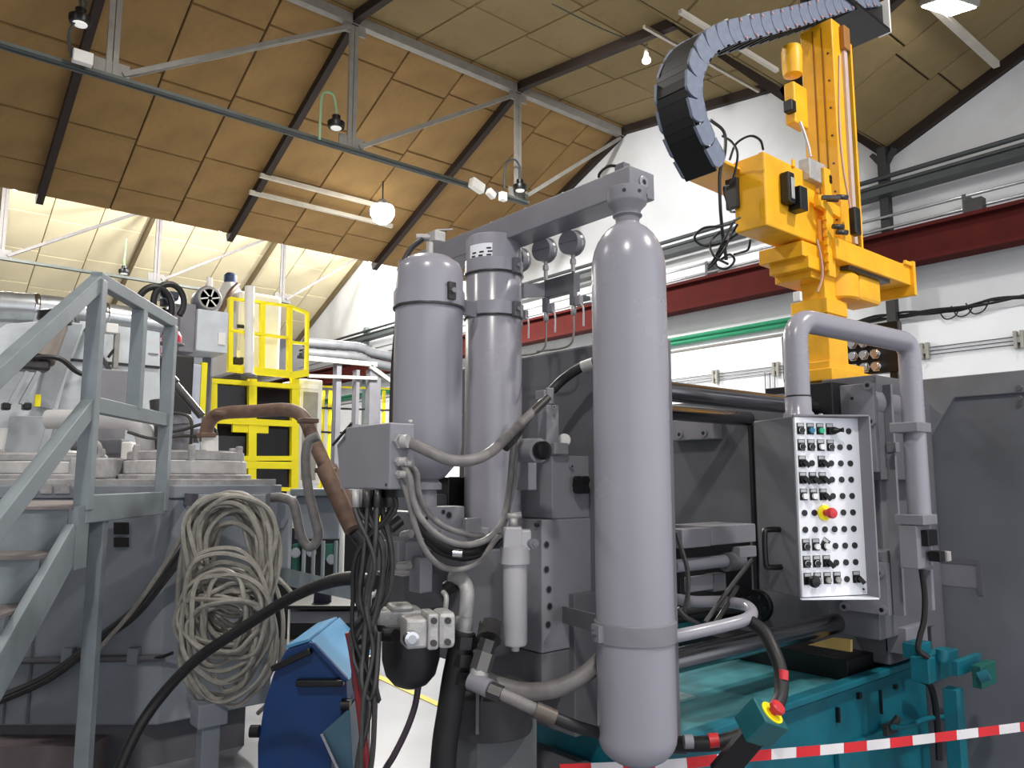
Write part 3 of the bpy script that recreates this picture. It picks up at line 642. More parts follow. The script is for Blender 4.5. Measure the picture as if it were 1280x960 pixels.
SH = thing('slanting_hose', 'hose with metal sleeves slanting down to the right behind the tall bottle', 'hose', H(690, 895, D=2.25))
pts = [H(u, v, D=d) for u, v, d in ((606,858,2.28),(628,868,2.26),(650,878,2.25),(676,890,2.24))]
MB().tube(pts, .017, 12).build('metal_tail', HOSE, SH)
MB().cyl(H(612,862,D=2.27), H(627,868,D=2.26), .024, n=6, smooth=False).build('hose_nut', OILY, SH)
MB().cyl(H(669,887,D=2.24), H(694,898,D=2.24), .023, n=16).build('ferrule', paint('dull_brass', (98,90,84), .5, .5), SH)
pts = [H(u, v, D=d) for u, v, d in ((690,896,2.24),(720,908,2.26),(752,917,2.36),(790,925,2.6),(840,930,2.72))]
MB().tube(pts, .017, 12).build('hose_tube', BLACK, SH)
# round motor and angular housing at the bottom
mo = H(612, 870, D=2.62); z0 = H(612, 912, D=2.62).z; z1 = H(612, 862, D=2.62).z
o = MB().lathe([(.135, z0), (.14, z0+.01), (.14, z1), (.12, z1+.02)], (mo.x, mo.y, 0), n=40).build('motor_drum', paint('drum_grey', (58,58,60), .5)); tag(o, 'dark grey round motor drum under the shot unit', 'motor')
hs = cb(597, 906, 1010, 563, 672, 2.5); t = thing('junction_housing', 'grey angular sheet metal housing at the bottom behind the tall bottle', 'housing', (hs[0], hs[2], hs[4]))
MB().box(*hs).build('housing_body', paint('housing_grey', (88,92,94), .5), t, .006)
MB().bar(V(hs[0]-.002, hs[2]-.002, hs[5]-.02), V(hs[0]-.002, hs[2]-.002, hs[5]+.1), .05, .01, RT).build('housing_strap', GREYD, t)
z = hs[4]; rbox((hs[0]-.05, hs[1]+.3, hs[2]+.03, hs[3]+.2, .0, z), 'housing_foot', GREYD, t)
# dark fixed platen behind the shot unit
MP = thing('die_casting_machine', 'dark grey die casting machine body with steel bars, platens and guard plates', 'machine', (2.05, 1.7, .7))
zpt = H(654, 446, X=2.06).z
MB().box(2.06, 2.2, 1.74, 2.85, .72, zpt).build('fixed_platen', GREYD, MP, .01)
rbox((1.95, 2.06, 2.0, 2.6, .72, 1.2), 'platen_foot', GREYD, MP)
# ================================================================ clamping end: bars, platen, plates
def bar_cyl(y, z, x1, r, name='tie_bar'): return MB().cyl((2.18, y, z), (x1, y, z), r, n=32).build(name, STEEL, MP)
zU, zL = H(900, 496.5, Y=1.9).z, H(900, 813, Y=1.9).z
bar_cyl(1.9, zU, 3.5, .040); bar_cyl(1.9, zL, 3.72, .045); bar_cyl(2.45, zU-.005, 3.80, .040); bar_cyl(2.45, zL, 3.75, .045)
MB().box(3.75, 4.12, 1.74, 3.0, .74, 2.06).build('moving_platen', GREYD, MP, .01)
MB().box(3.728, 3.75, 2.42, 2.44, .8, 1.9).build('platen_seam', BLACKP, MP)
b = (3.66, 3.75, 2.62, 2.95, 1.83, 1.95); MB().box(*b).build('ejector_block', GREY, MP, .006)
for y in (2.68, 2.85): sockbolt((3.66, y, 1.865), (-1,0,0), .022, .012, MP)
gx = 3.5
# round black flange low beside the guard plate
p = H(948, 757, X=gx-.02); MB().lathe([(.015,.03),(.075,.028),(.08,.02),(.08,0)], p, (-1,-.1,0), 24).build('cable_flange', BLACKP, MP)
for k in range(6):
    a = k*math.pi/3; q = p+V(-.03, math.cos(a)*.055, math.sin(a)*.055); MB().cyl(q, q+V(-.008,0,0), .008, n=8).build('flange_bolt', OILY, MP)
# corner bosses and bolted nut plates
MB().box(3.45, 3.75, 1.80, 2.0, 1.80, 2.06).build('bar_boss', BLACKP, MP, .006)
def nut_plate(vt, vb, uc, uL, D, bolts):
    b = cb(uc, vt, vb, uL, uc+6, D); o = MB().box(b[0], b[0]+.03, *b[2:]).build('nut_plate', GREY, MP, .003)
    for u, v in bolts:
        p = H(u, v, X=b[0]); bo = MB().cyl(p, p+V(-.018,0,0), .021, n=18).build('plate_bolt', GREY, o); MB().cyl(p+V(-.0175,0,0), p+V(-.0185,0,0), .011, n=6, smooth=False).build('bolt_socket', BLACKP, o)
    return b
b = nut_plate(478, 590, 1094, 1030, 3.52, ((1086,482),(1090,527)))
hole(H(1065, 498, X=b[0]), (-1,0,0), .008, MP)
b2 = nut_plate(704, 770, 1110, 1052, 3.52, ((1100,716),(1104,762),(1057,758)))
zz = (H(1094, 500, D=3.52).z)
MB().cyl((b[0]+.03, b[2]+.1, zz), (b[0]+.33, b[2]+.1, zz), .085, n=28).build('bar_nut', GREY, MP)
rbox((b[0]+.10, b[0]+.5, b[2]+.03, b[2]+.3, H(1100,600,D=3.6).z, zz+.13), 'corner_block', GREYD, MP)
rbox((b2[0]+.03, b2[0]+.6, b2[2]+.06, b2[2]+.3, H(1100,800,D=3.6).z, H(1100,690,D=3.6).z), 'corner_block', GREYD, MP)
# slim upright strip and dark web behind the pipe post
s0 = H(1113, 480, D=3.62); s1 = H(1119, 770, D=3.62)
MB().box(s0.x, s0.x+.02, s0.y-.0, s0.y+.05, s1.z, s0.z).build('upright_strip', GREY, MP, .002)
MB().box(s0.x-.012, s0.x+.03, s0.y-.012, s0.y+.03, H(1116,565,D=3.62).z, H(1116,553,D=3.62).z).build('strip_clip', GREY, MP, .002)
rbox((4.12, 4.28, 1.70, 2.9, .74, 2.0), 'platen_link', GREYD, MP)
# large end guard with raised yoke band
ex = 4.3
zt = H(1200, 469, X=ex).z; ya = H(1118, 600, X=ex).y
MB().box(ex, ex+.35, .6, ya+.05, .02, zt-.02).build('end_guard', paint('guard_grey', (104,107,114), .55, dirt=(76,76,78), scale=4), MP, .008)
def ex_pt(u, v): p = H(u, v, X=ex-.03); return (ex-.03, p.y, p.z)
yk = [ex_pt(1120,476), ex_pt(1120,620), ex_pt(1145,560), ex_pt(1192,497), ex_pt(1300,487)]
ztop = H(1145, 475, X=ex-.03).z
yk = [(ex-.03, p[1], p[2]) for p in yk]; zl = H(1192,497,X=ex-.03).z
poly = [(ex-.03, ya+.05, ztop), (ex-.03, ya+.05, H(1120,640,X=ex-.03).z), (ex-.03, yk[2][1], H(1150,575,X=ex-.03).z), (ex-.03, yk[3][1], zl), (ex-.03, .6, zl), (ex-.03, .6, ztop)]
MB().prism(poly, (.032, 0, 0)).build('yoke_band', paint('yoke_grey', (118,121,127), .5, dirt=(90,90,92), scale=4), MP, .004)
# rectangular recess in the end guard
q0 = H(1168, 702, X=ex); q1 = H(1229, 736, X=ex)
MB().box(ex-.004, ex, q1.y+.02, q0.y, q1.z, q0.z).build('recess_plate', GREY, MP)
MB().box(ex-.012, ex, q1.y-.0, q0.y+.02, q0.z, q0.z+.022).box(ex-.012, ex, q1.y, q1.y+.02, q1.z-.03, q0.z).build('recess_lip', GREYD, MP)
for u, v in ((1275,485),(1275,498)): hexbolt(H(u, v, X=ex-.03), (-1,0,0), .014, .02, GREYD, MP)
rbox((3.75, 3.98, 1.66, 1.76, .80, .92), 'rail_bracket', GREY, MP)
# ---------------------------------------------------------------- teal machine base
TB = thing('machine_bed', 'teal painted machine bed under the steel bars, bottom right', 'machine base', (2.1, 1.75, 0))
zt = H(990, 876, Y=1.75).z
MB().box(2.1, 4.2, 1.78, 2.4, 0, zt-.05).box(2.4, 4.2, 2.4, 3.1, 0, zt-.05).build('bed_body', TEAL, TB)
MB().box(2.1, 4.2, 1.74, 1.80, zt-.03, zt+.0).build('bed_lip', TEAL, TB, .006)
MB().box(2.12, 3.5, 1.80, 2.4, zt-.05, zt-.035).build('deck_plate', paint('worn_teal_deck', (44,110,118), .55, var=.25, scale=9, dirt=(66,92,94), dirt_amt=.7), TB)
MB().box(2.5, 3.3, 2.4, 2.8, zt-.05, zt-.04).build('deck_plate', TEAL, TB)
MB().box(2.25, 2.75, 2.1, 2.38, zt-.035, zt-.025).build('worn_patch', paint('worn_metal_patch', (110,140,142), .5, var=.3, scale=8), TB)
MB().box(3.5, 4.15, 1.82, 2.9, zt-.05, zt+.06).build('bed_block', BLACKP, TB, .004)
pw = paint('ochre_board', (196,160,92), .7); a = [H(u, v, X=3.46) for u, v in ((1010,806),(1040,797),(1063,800),(1063,815))]
MB().prism([(3.46, p.y, p.z) for p in a], (.02,0,0)).build('ochre_panel', pw, TB)
for u, v, du, dv in ((1044,884,3,18),(1098,862,2,30),(1070,866,4,6),(1116,856,3,4)):
    p = H(u, v, Y=1.78); q = H(u+du, v+dv, Y=1.78); MB().box(p.x, q.x, 1.765, 1.78, q.z, p.z).build('bed_slot', BLACKP, TB)
a = H(1042, 935, Y=1.78); c2 = H(1092, 913, Y=1.78)
MB().box(a.x, c2.x+.1, 1.755, 1.78, .1, (a.z+c2.z)/2).build('bed_cover', TEAL, TB, .004)
p = H(1108, 908, Y=1.76)
MB().box(p.x-.05, p.x+.05, p.y-.03, p.y, p.z-.03, p.z+.02).cyl(p+V(0,-.02,0), p+V(.02,-.05,.05), .016, n=10).build('bed_latch', OILY, TB, .004)
MB().tube([H(u, v, Y=1.71) for u, v in ((1116,909),(1135,908),(1160,898),(1188,896))], .012, 8).build('bed_hose', TEAL, TB)
MB().tube([H(u, v, Y=1.70) for u, v in ((1148,848),(1162,856),(1168,875),(1172,910),(1174,950))], .016, 8).build('bed_pipe', BLACK, TB)
# lifting clamp at the right end of the bed
CL = thing('bed_clamp', 'teal clamp assembly with screw on the right end of the machine bed', 'clamp', H(1190, 960, D=3.5))
rbox(cb(1161, 824, 856, 1138, 1200, 3.45), 'clamp_block', TEAL, CL)
rbox(cb(1198, 827, 846, 1190, 1228, 3.42), 'clamp_arm', TEAL, CL)
b = cb(1227, 833, 862, 1215, 1246, 3.4); rbox(b, 'clamp_head', paint('green_teal', (14,84,78), .5), CL)
MB().cyl(H(1178,826,D=3.5), H(1178,812,D=3.5), .026, n=14).build('clamp_knob', TEAL, CL)
p = H(1191, 860, D=3.48); MB().box(p.x-.035, p.x+.035, p.y-.03, p.y+.03, 0.0, p.z).build('clamp_post', TEAL, CL, .004)
MB().cyl(H(1224,847,D=3.38), H(1236,843,D=3.36), .022, n=12).build('clamp_screw', TEAL, CL)
rbox(cb(1150, 806, 826, 1128, 1165, 3.5), 'clamp_foot', TEAL, CL)
# grey spray unit seen under the bars behind the tall bottle
SU = thing('spray_unit', 'pale grey box unit with pipes seen between the bars right of the tall bottle', 'machine unit', H(860, 745, D=3.4))
rbox(cb(890, 658, 682, 840, 945, 3.3), 'top_box', GREY, SU); rbox(cb(853, 662, 686, 835, 889, 3.15), 'top_box', GREY, SU)
MB().cyl(H(842,708,D=3.2), H(906,701,D=3.4), .026, n=18).build('unit_pipe', BOTTLE, SU)
MB().cyl(H(906,703,D=3.4), H(925,700,D=3.46), .04, n=14).build('pipe_coupling', GREYD, SU)
rbox(cb(862, 722, 741, 855, 894, 3.3), 'valve_box', GREY, SU); rbox(cb(893, 718, 740, 880, 908, 3.4), 'valve_box', GREYD, SU)
rbox(cb(925, 684, 698, 915, 946, 3.4), 'side_box', GREY, SU)
rbox(cb(850, 684, 760, 838, 940, 3.6), 'unit_back', BLACKP, SU)
for a in ([(845,665,3.0),(853,690,3.0),(859,712,3.0),(860,740,3.0),(855,764,3.0)], [(847,760,3.0),(858,772,3.0),(873,780,3.05)],
          [(940,700,3.1),(920,725,3.08),(900,752,3.05),(882,778,3.0)], [(922,733,3.1),(908,757,3.05),(895,778,3.0)]):
    MB().tube([H(u, v, D=d) for u, v, d in a], .009, 8).build('unit_cable', CABLED, SU)
# U shaped pale pipe
pts = [H(u, v, D=d) for u, v, d in ((838,797,2.72),(870,790,2.75),(905,782,2.80),(930,775,2.84),(940,767,2.9),(932,757,3.0),(905,752,3.1),(870,752,3.15),(840,748,3.2))]
tag(MB().tube(pts, .022, 14).build('return_pipe', BOTTLE), 'pale grey pipe with a U bend right of the tall bottle', 'pipe')
# big black hose with red print
pts = [H(u, v, D=d) for u, v, d in ((936,775,2.86),(955,790,2.8),(968,815,2.74),(976,840,2.7),(976,868,2.66),(966,890,2.62))]
BH = thing('hydraulic_hose', 'thick black hose with red bands curving down over the teal bed', 'hose', pts[-1])
MB().tube(pts, .023, 14).build('hose_tube', BLACK, BH)
MB().cyl(H(979.5,838,D=2.685), H(979,850,D=2.675), .0165, n=14).build('red_print', REDP, BH)
pts = [H(u, v, D=d) for u, v, d in ((838,930,2.66),(870,930,2.62),(900,928,2.6),(930,918,2.62),(955,900,2.68))]
BH2 = thing('hydraulic_hose', 'thick black hose with red print lying low right of the tall bottle', 'hose', pts[0])
MB().tube(pts, .024, 14).build('hose_tube', BLACK, BH2)
MB().cyl(H(886,926,D=2.58), H(898,925,D=2.578), .022, n=14).build('red_print', REDP, BH2)
MB().cyl(H(855,927,D=2.6), H(866,927,D=2.6), .0215, n=14).build('white_print', GREY, BH2)
MB().lathe([(.026,0),(.028,.004),(.028,.05),(.025,.052)], H(838,931,D=2.66), (RT-FW*.1), 18).build('hose_ferrule', OILY, BH2)
# emergency stop box on its black arm
c = H(952, 903, D=2.45); fx = (RT*.80+V(0,0,-.34)+FW*.42).normalized(); fz = (V(0,0,.62)+RT*.5-FW*.35)
M = frame(c, fx, fz)
ES = thing('emergency_stop_box', 'teal box with a red emergency stop button on a yellow ring, low on the right', 'emergency stop', c)
MB(M).box(-.05, .05, -.045, .045, -.05, .045).build('stop_box', paint('dark_teal', (22,92,98), .45), ES, .004)
MB(M).lathe([(.037, .044), (.037, .049), (.034, .0495)], (.002,0,0), n=28).build('yellow_ring', YELB, ES)
MB(M).lathe([(.013, .048), (.013, .062), (.023, .064), (.024, .076), (.019, .082), (.002, .083)], (.002,0,0), n=24).build('stop_button', REDP, ES)
MB().bar(c+V(0,0,-.03)-RT*.02, H(900, 968, D=2.5), .07, .03, FW).build('stop_arm', BLACKP, ES)
# red and white barrier tape
A0, A1, A2 = H(700, 962, D=2.72), H(930, 946, D=2.72), H(1456, 886, X=4.27)
TP = thing('barrier_tape', 'red and white striped barrier tape stretched low in front of the teal bed', 'barrier tape', A0)
pts = spline([A0, H(835,956,D=2.68), A1, H(1120,928,D=2.95), A2], 9); wd = .034; prev = None
L = [0]
for i in range(1, len(pts)): L.append(L[-1]+(pts[i]-pts[i-1]).length)
def at_len(s):
    for i in range(1, len(L)):
        if L[i] >= s: return pts[i-1].lerp(pts[i], (s-L[i-1])/(L[i]-L[i-1]))
    return pts[-1]
s = 0; k = 0; TW = paint('tape_white', (226,222,224), .4); TRd = paint('tape_red', (214,36,44), .4)
while s < L[-1]-.01:
    e = min(s+.105, L[-1]); mb = MB()
    for q in range(3):
        a, b = at_len(s+(e-s)*q/3), at_len(s+(e-s)*(q+1)/3); mb.bar(a, b, .0012, wd)
    mb.build('tape_stripe', TRd if k % 2 == 0 else TW, TP); s = e; k += 1
# ---------------------------------------------------------------- pendant arm and control panel
th = math.radians(15); WX = RT*math.cos(th)+FW*math.sin(th); PN = -(FW*math.cos(th)-RT*math.sin(th))
PD = 2.9
tl = H(992, 520, D=PD); bl = H(1003, 748, D=PD); Wp = .283; Hp = tl.z-bl.z
M = frame((tl.x, tl.y, tl.z), WX)       # local x right, y away, z up ; origin top-left of the front face
CP = thing('pendant_console', 'grey control console with white button plate, hung from a bent pipe arm', 'control panel', H(1152, 650, D=3.45))
t_ = .006; hd = .062; dp = .27
MB(M).box(0, Wp, .012, dp, -Hp, 0).build('console_body', GREYD, CP, .004)
fy = 0.0
MB(M).box(.004, Wp, fy, fy+.011, -Hp+.004, -.004).build('button_plate', PANELW, CP)
MB(M).box(Wp, Wp+t_, -hd, dp, -Hp, 0).build('hood_side', GREY, CP)
MB(M).prism([(0,0,0), (Wp,-hd,0), (Wp,0.01,0), (0,.01,0)], (0,0,t_)).build('hood_top', GREY, CP)
MB(M).prism([(0,0,-Hp), (Wp,-hd,-Hp), (Wp,0.01,-Hp), (0,.01,-Hp)], (0,0,-t_)).build('hood_lip', PANELW, CP)
ha, hb = -Hp*.64, -Hp*.85
MB(M).tube([(0,.12,ha), (-.05,.12,ha), (-.066,.12,ha-.014), (-.066,.12,hb+.014), (-.05,.12,hb), (0,.12,hb)], .011, 10, sub=3).build('pull_handle', BLACKP, CP, label='black pull handle')
# shared button meshes: local y towards -y is the front
def disc(r, h, mat, n=16, nm='b'): return MB().cyl((0,0,0), (0,-h,0), r, n=n).mesh(nm, mat)
plug = disc(.0115, .004, BLACKP); bez = disc(.0125, .006, BLACKP); blkb = disc(.010, .013, BLACKP)
LBLU = paint('blue_button', (34,112,150), .35); LGRN = paint('green_button', (24,168,118), .35); LWHT = paint('white_button', (228,230,232), .35); LGRY = paint('grey_button', (150,150,146), .4)
colb = {'B': disc(.0105, .014, LBLU), 'G': disc(.0105, .014, LGRN), 'W': disc(.0108, .014, LWHT), 'g': disc(.0108, .013, LGRY)}
lab_f = MB().box(-.0155, .0155, -.0022, 0, -.027, .016).mesh('lf', BLACKP); lab_c = MB().box(-.0125, .0125, -.0032, -.0022, -.004, .007).mesh('lc', paint('label_silver', (176,178,180), .4))
lev = MB().cyl((0,0,0),(0,-.012,0),.0125,n=14).bar((-.004,-.016,.008),(.012,-.026,-.014),.011,.016).mesh('lever', BLACKP)
wr = bez
rows = ['bBGJ.o', 'bbWboo', 'LoLooo', 'LLLooo', 'WWLooo', 'ooE.oo', 'oooooo', 'bWWooo', 'bbLooo', 'KgggoL']
cx = lambda i: Wp*(.095+.149*i); rz = lambda j: -Hp*(.080+.0918*j)
def pl(me, name, x, z, parent, dy=0, rot=0):
    o = place(me, name, M @ Matrix.Translation((x, fy+dy, z)) @ Matrix.Rotation(rot, 4, 'Y'), parent); return o
for j, row in enumerate(rows):
    for i, ch in enumerate(row):
        x, z = cx(i), rz(j)
        if ch == 'o': pl(plug, 'blank_plug', x, z, CP)
        elif ch == '.': continue
        elif ch == 'E':
            MB(M).lathe([(.026,0),(.029,.002),(.029,.006),(.016,.01)], (x,fy,z), (0,-1,0), 28).build('yellow_collar', YELB, CP)
            MB(M).lathe([(.012,.004),(.012,.034),(.019,.036),(.02,.05),(.016,.057),(.001,.059)], (x,fy,z), (0,-1,0), 24).build('emergency_button', REDP, CP)
        else:
            tilt = .6 if (j == 7 and i == 2) else 0
            pl(lab_f, 'label_plate', x, z+.012, CP, 0, tilt)
            pl(lab_c, 'label_strip', x, z+.019, CP, 0, tilt)
            pl(bez, 'button_bezel', x, z, CP)
            if ch == 'b':
                pl(blkb, 'push_button', x, z, CP, -.002)
                MB(M).lathe([(.0112,.0),(.0115,.009),(.0102,.0095)], (x,fy,z), (0,-1,0), 16).build('chrome_ring', CHROME, CP)
            elif ch in colb: pl(colb[ch], 'push_button', x, z, CP, -.002)
            elif ch == 'L': pl(lev, 'selector_lever', x, z, CP, -.004)
            elif ch == 'J': MB(M).tube([(x,fy-.006,z),(x+.01,fy-.03,z),(x+.024,fy-.05,z+.001)], lambda s: .011+.004*math.sin(s*6), 12).build('joystick', BLACKP, CP)
            elif ch == 'K': MB(M).lathe([(.01,.004),(.01,.022),(.021,.026),(.022,.038),(.017,.045),(.001,.047)], (x+.006,fy,z), (0,-1,0), 20).build('mushroom_knob', BLACKP, CP)
MB(M).cyl((Wp*.94, fy, -Hp*.965), (Wp*.94, fy-.004, -Hp*.965), .004, n=10).build('plate_screw', OILY, CP)
MB(M).cyl((Wp*.50, .03, .004), (Wp*.50, .03, .014), .008, n=8).build('lid_screw', ALU, CP)
MB(M).cyl((Wp*.08, .03, .004), (Wp*.08, .03, .012), .008, n=8).build('lid_screw', ALU, CP)
# pipe arm
PA = CP
top = M @ Vector((Wp*.38, .12, 0))
az = H(1001, 405, D=PD+.05).z
e = H(1141, 440, D=3.45); eb = H(1150, 650, D=3.45); e = V(eb.x, eb.y, e.z)
a0 = V(top.x, top.y, az); dirn = (V(e.x, e.y, 0)-V(a0.x, a0.y, 0)).normalized()
zarm = H(1075, 406, D=3.15).z
r = .088; pts = [V(top.x, top.y, top.z+.05), V(top.x, top.y, zarm-r)]
for k in range(1, 7): an = math.pi/2*k/6; pts.append(V(top.x, top.y, zarm-r)+dirn*(r-r*math.cos(an))+V(0,0,r*math.sin(an)))
far = V(e.x, e.y, zarm-.02); L2 = (V(e.x,e.y,0)-V(top.x,top.y,0)).length; r2 = .06
pts.append(V(top.x, top.y, zarm)+dirn*(L2-r2)+V(0,0,-.02))
for k in range(1, 7): an = math.pi/2*k/6; pts.append(V(top.x, top.y, zarm-.02-r2)+dirn*(L2-r2+r2*math.sin(an))+V(0,0,r2*math.cos(an)))
pts.append(eb)
MB().tube(pts, .0475, 24, sub=1).build('arm_pipe', BOTTLE, PA)
MB().lathe([(.058, 0), (.058, .02), (.05, .03), (.05, .088), (.046, .09)], top, n=32).build('arm_socket', BOTTLE, PA)
MB().lathe([(.0505, .086), (.0515, .089), (.0505, .092)], top, n=32).build('socket_seam', BLACKP, PA)
for vv in (535, 649):
    p = H(1146, vv, D=3.45); p = V(eb.x, eb.y, p.z)
    MB(frame(p, (1,0,0))).box(-.09, .055, -.052, .07, -.022, .022).build('pipe_clamp', GREY, PA, .004)
# connector box under the arm
jb = cb(1147, 657, 712, 1124, 1166, 3.38); JB = thing('connector_box', 'grey box with plug connectors at the foot of the pipe arm', 'electrical box', (jb[0], jb[2], jb[4]))
MB().box(*jb).build('box_body', GREY, JB, .005)
MB().box(H(1151,668,Y=jb[2]).x, H(1163,668,Y=jb[2]).x, jb[2]-.03, jb[2], H(1157,682,Y=jb[2]).z, H(1157,662,Y=jb[2]).z).build('plug_connector', BLACKP, JB, .003)
p = H(1170, 695, D=3.42); MB(frame(p, (1,0,0))).box(-.03, .03, -.03, .02, -.022, .022).build('plug_connector', BLACKP, JB, .004)
MB(frame(p+V(.03,-.02,0), (1,0,0))).box(-.01, .03, -.02, .02, -.022, .02).build('plug_hood', ALU, JB, .003)
MB().tube([H(u, v, D=3.46) for u, v in ((1152,712),(1156,745),(1155,775),(1150,795),(1148,812),(1160,822))], .013, 8).build('box_cable', BLACK, JB)
MB().bar(H(1160,712,D=3.5), H(1163,762,D=3.5), .03, .03).build('box_post', GREY, JB)
# ================================================================ yellow robot on top of the machine
RB = thing('extraction_robot', 'yellow robot mast with cross beam standing on the machine platen', 'robot', H(1040, 476, D=3.93))
D0 = 3.90
foot = cb(1040, 459, 474, 1000, 1101, D0); rbox(foot, 'foot_plate', YEL, RB)
rbox((3.85, 4.1, 1.8, 2.4, 2.06, foot[4]), 'foot_packing', BLACKP, RB)
rbox(cb(1037, 450, 460, 1004, 1080, D0+.02), 'foot_step', YEL, RB)
rbox(cb(1036, 388, 451, 1006, 1059, D0+.04), 'pedestal', YEL, RB)
rbox(cb(1034, 371, 390, 988, 1059, D0+.02), 'pedestal_flange', YEL, RB)
rbox(cb(1031, 340, 372, 1000, 1051, D0+.05), 'pedestal_neck', YEL, RB)
cq = cb(1011, 318, 334, 961, 1058, D0-.08); rbox(cq, 'carriage_plate', YEL, RB)
rbox(cb(1014, 333, 346, 968, 1056, D0-.02), 'carriage_rail', YEL, RB)
rbox(cb(1003, 300, 319, 948, 1058, D0-.10), 'carriage_block', YEL, RB)
p = H(997, 371, D=D0-.05); MB().box(p.x-.012, p.x+.012, p.y-.02, p.y+.02, p.z-.025, p.z+.025).build('proximity_switch', WHITE, RB, .004)
# upright plate with slot and toothed strip
vp = cb(1022, 216, 345, 1016, 1050, D0-.02)
MB().box(vp[0], vp[0]+.12, vp[2]+.06, vp[2]+.10, vp[4], H(1030,262,D=D0).z).build('side_plate', YEL, RB, .003)
pl_ = cb(1034, 208, 345, 1030, 1042, D0-.04); sp = MB().box(pl_[0], pl_[1], pl_[2], pl_[2]+.02, pl_[4], pl_[5]).build('lug_plate', YEL, RB, .006)
p = H(1038, 222, Y=pl_[2]); MB().cyl(p, p+V(0,-.003,0), .014, n=12).cyl(p+V(0,0,-.02), p+V(0,-.003,-.02), .014, n=12).build('lug_slot', BLACKP, sp)
for k in range(7):
    z = pl_[4]+.03+.045*k; MB().box(pl_[0]-.012, pl_[0], pl_[2], pl_[2]+.02, z, z+.022).build('rack_tooth', YEL, sp)
for u, v in ((1034,249),(1046,246),(1046,290),(1041,283)):
    p = H(u, v, D=D0-.06); MB().cyl(p, p+V(.05,-.03,0), .014, n=8).build('shaft_bolt', OILY, RB)
MB().box(*cb(1018, 238, 268, 1012, 1040, D0)).build('slide_block', YEL, RB, .003)
p = H(1028, 256, D=D0-.03); MB().bar(p+V(-.06,0,.01), p+V(.16,0,-.01), .03, .06).build('slide_arm', YEL, RB, .003)
p = H(1042, 247, D=D0-.1); MB().bar(p-RT*.06, p+RT*.03, .02, .02).build('stop_screw', OILY, RB)
# cross beam to the right
xb = cb(1048, 297, 324, 1040, 1136, D0-.02)
MB().box(xb[0]-.02, xb[1], xb[2], xb[2]+.24, xb[4], xb[5]).build('cross_beam', YEL, RB, .006)
eb_ = xb[1]; MB().box(eb_, eb_+.03, xb[2]-.02, xb[2]+.26, xb[4]-.06, xb[5]+.03).build('beam_end_plate', YEL, RB, .004)
MB().box(eb_-.09, eb_, xb[2]-.015, xb[2], xb[5]-.004, xb[5]+.02).build('end_plate_web', YEL, RB, .003)
MB().lathe([(.11,-.13),(.12,-.12),(.12,.0),(.10,.02),(.07,.04)], V(xb[0]+.22, xb[2]+.14, xb[4]-.04), n=24).build('gear_drum', YEL, RB)
MB().box(xb[0]+.30, xb[0]+.55, xb[2]+.04, xb[2]+.22, xb[4]-.16, xb[4]-.01).build('gear_housing', YEL, RB, .02)
MB().box(xb[0]+.14, xb[0]+.62, xb[2]+.02, xb[2]+.22, xb[4]-.02, xb[4]).build('beam_underplate', OILY, RB)
# tall mast
ms = cb(1046, 20, 300, 1002, 1052, 4.02)
zt = H(1046, 22, D=4.02).z; zb = H(1046, 300, D=4.02).z; mp_ = H(1046, 150, D=4.02); yl = H(1005, 150, X=mp_.x).y
MB().box(mp_.x, mp_.x+.10, mp_.y, yl, zb, zt).build('mast', YEL, RB, .006)
for f in (.33, .60):
    y = mp_.y+(yl-mp_.y)*f; MB().box(mp_.x-.003, mp_.x, y-.004, y+.004, zb, zt-.03).build('mast_groove', paint('ochre_line', (150,98,24), .6), RB)
for k in range(7):
    z = zb+.12+.16*k; MB().cyl((mp_.x, mp_.y+.03, z), (mp_.x-.004, mp_.y+.03, z), .006, n=8).build('mast_bolt', OILY, RB)
rx = mp_.x+.10
MB().box(rx, rx+.035, mp_.y-.015, mp_.y+.03, zb, zt-.05).build('guide_rail', paint('pink_grey_rail', (196,178,172), .4), RB, .002)
MB().box(rx+.036, rx+.065, mp_.y+.0, mp_.y+.05, zb-.05, zt-.06).build('rail_gap', BLACKP, RB)
MB().box(rx+.066, rx+.085, mp_.y-.02, mp_.y+.06, zb-.16, zt-.10).build('guide_cover', YEL, RB, .002)
MB().box(rx-.02, rx+.05, mp_.y-.03, mp_.y, zt-.16, zt-.02).build('top_bracket', paint('rust_yellow', (150,100,40), .6), RB, .006)
p = H(1064, 275, D=3.98); MB().box(p.x-.03, p.x+.03, p.y-.04, p.y, p.z-.09, p.z+.06).build('cable_block', BLACKP, RB, .008)
MB().tube([H(u, v, D=3.97) for u, v in ((1049,70),(1049,150),(1054,210),(1062,255),(1064,285))], .007, 6).build('mast_cable', paint('pink_cable', (190,150,130), .5), RB)
MB().tube([H(u, v, D=3.70) for u, v in ((1021,300),(1026,320),(1028,345),(1022,365))], .006, 6).build('mast_cable', paint('pink_cable', (190,150,130), .5), RB)
# motor and connector housing left of the mast
p = H(990, 75, D=4.0)
MB().lathe([(.02,-.10),(.05,-.09),(.055,-.03),(.055,.05),(.048,.075),(.02,.085)], p, n=24).build('motor', YEL, RB)
mb_ = cb(993, 100, 152, 980, 1004, 3.95); MB().box(mb_[0], mb_[1]+.05, mb_[2], mb_[3], mb_[4], mb_[5]).build('motor_box', YEL, RB, .01)
p = H(989, 133, D=3.93); MB().box(p.x-.03, p.x+.02, p.y-.02, p.y+.03, p.z-.035, p.z+.03).build('motor_plug', BLACKP, RB, .006)
MB().tube([H(u, v, D=3.93) for u, v in ((1000,152),(1006,168),(1011,185),(1013,196))], .008, 6).build('motor_cable', ALU, RB)
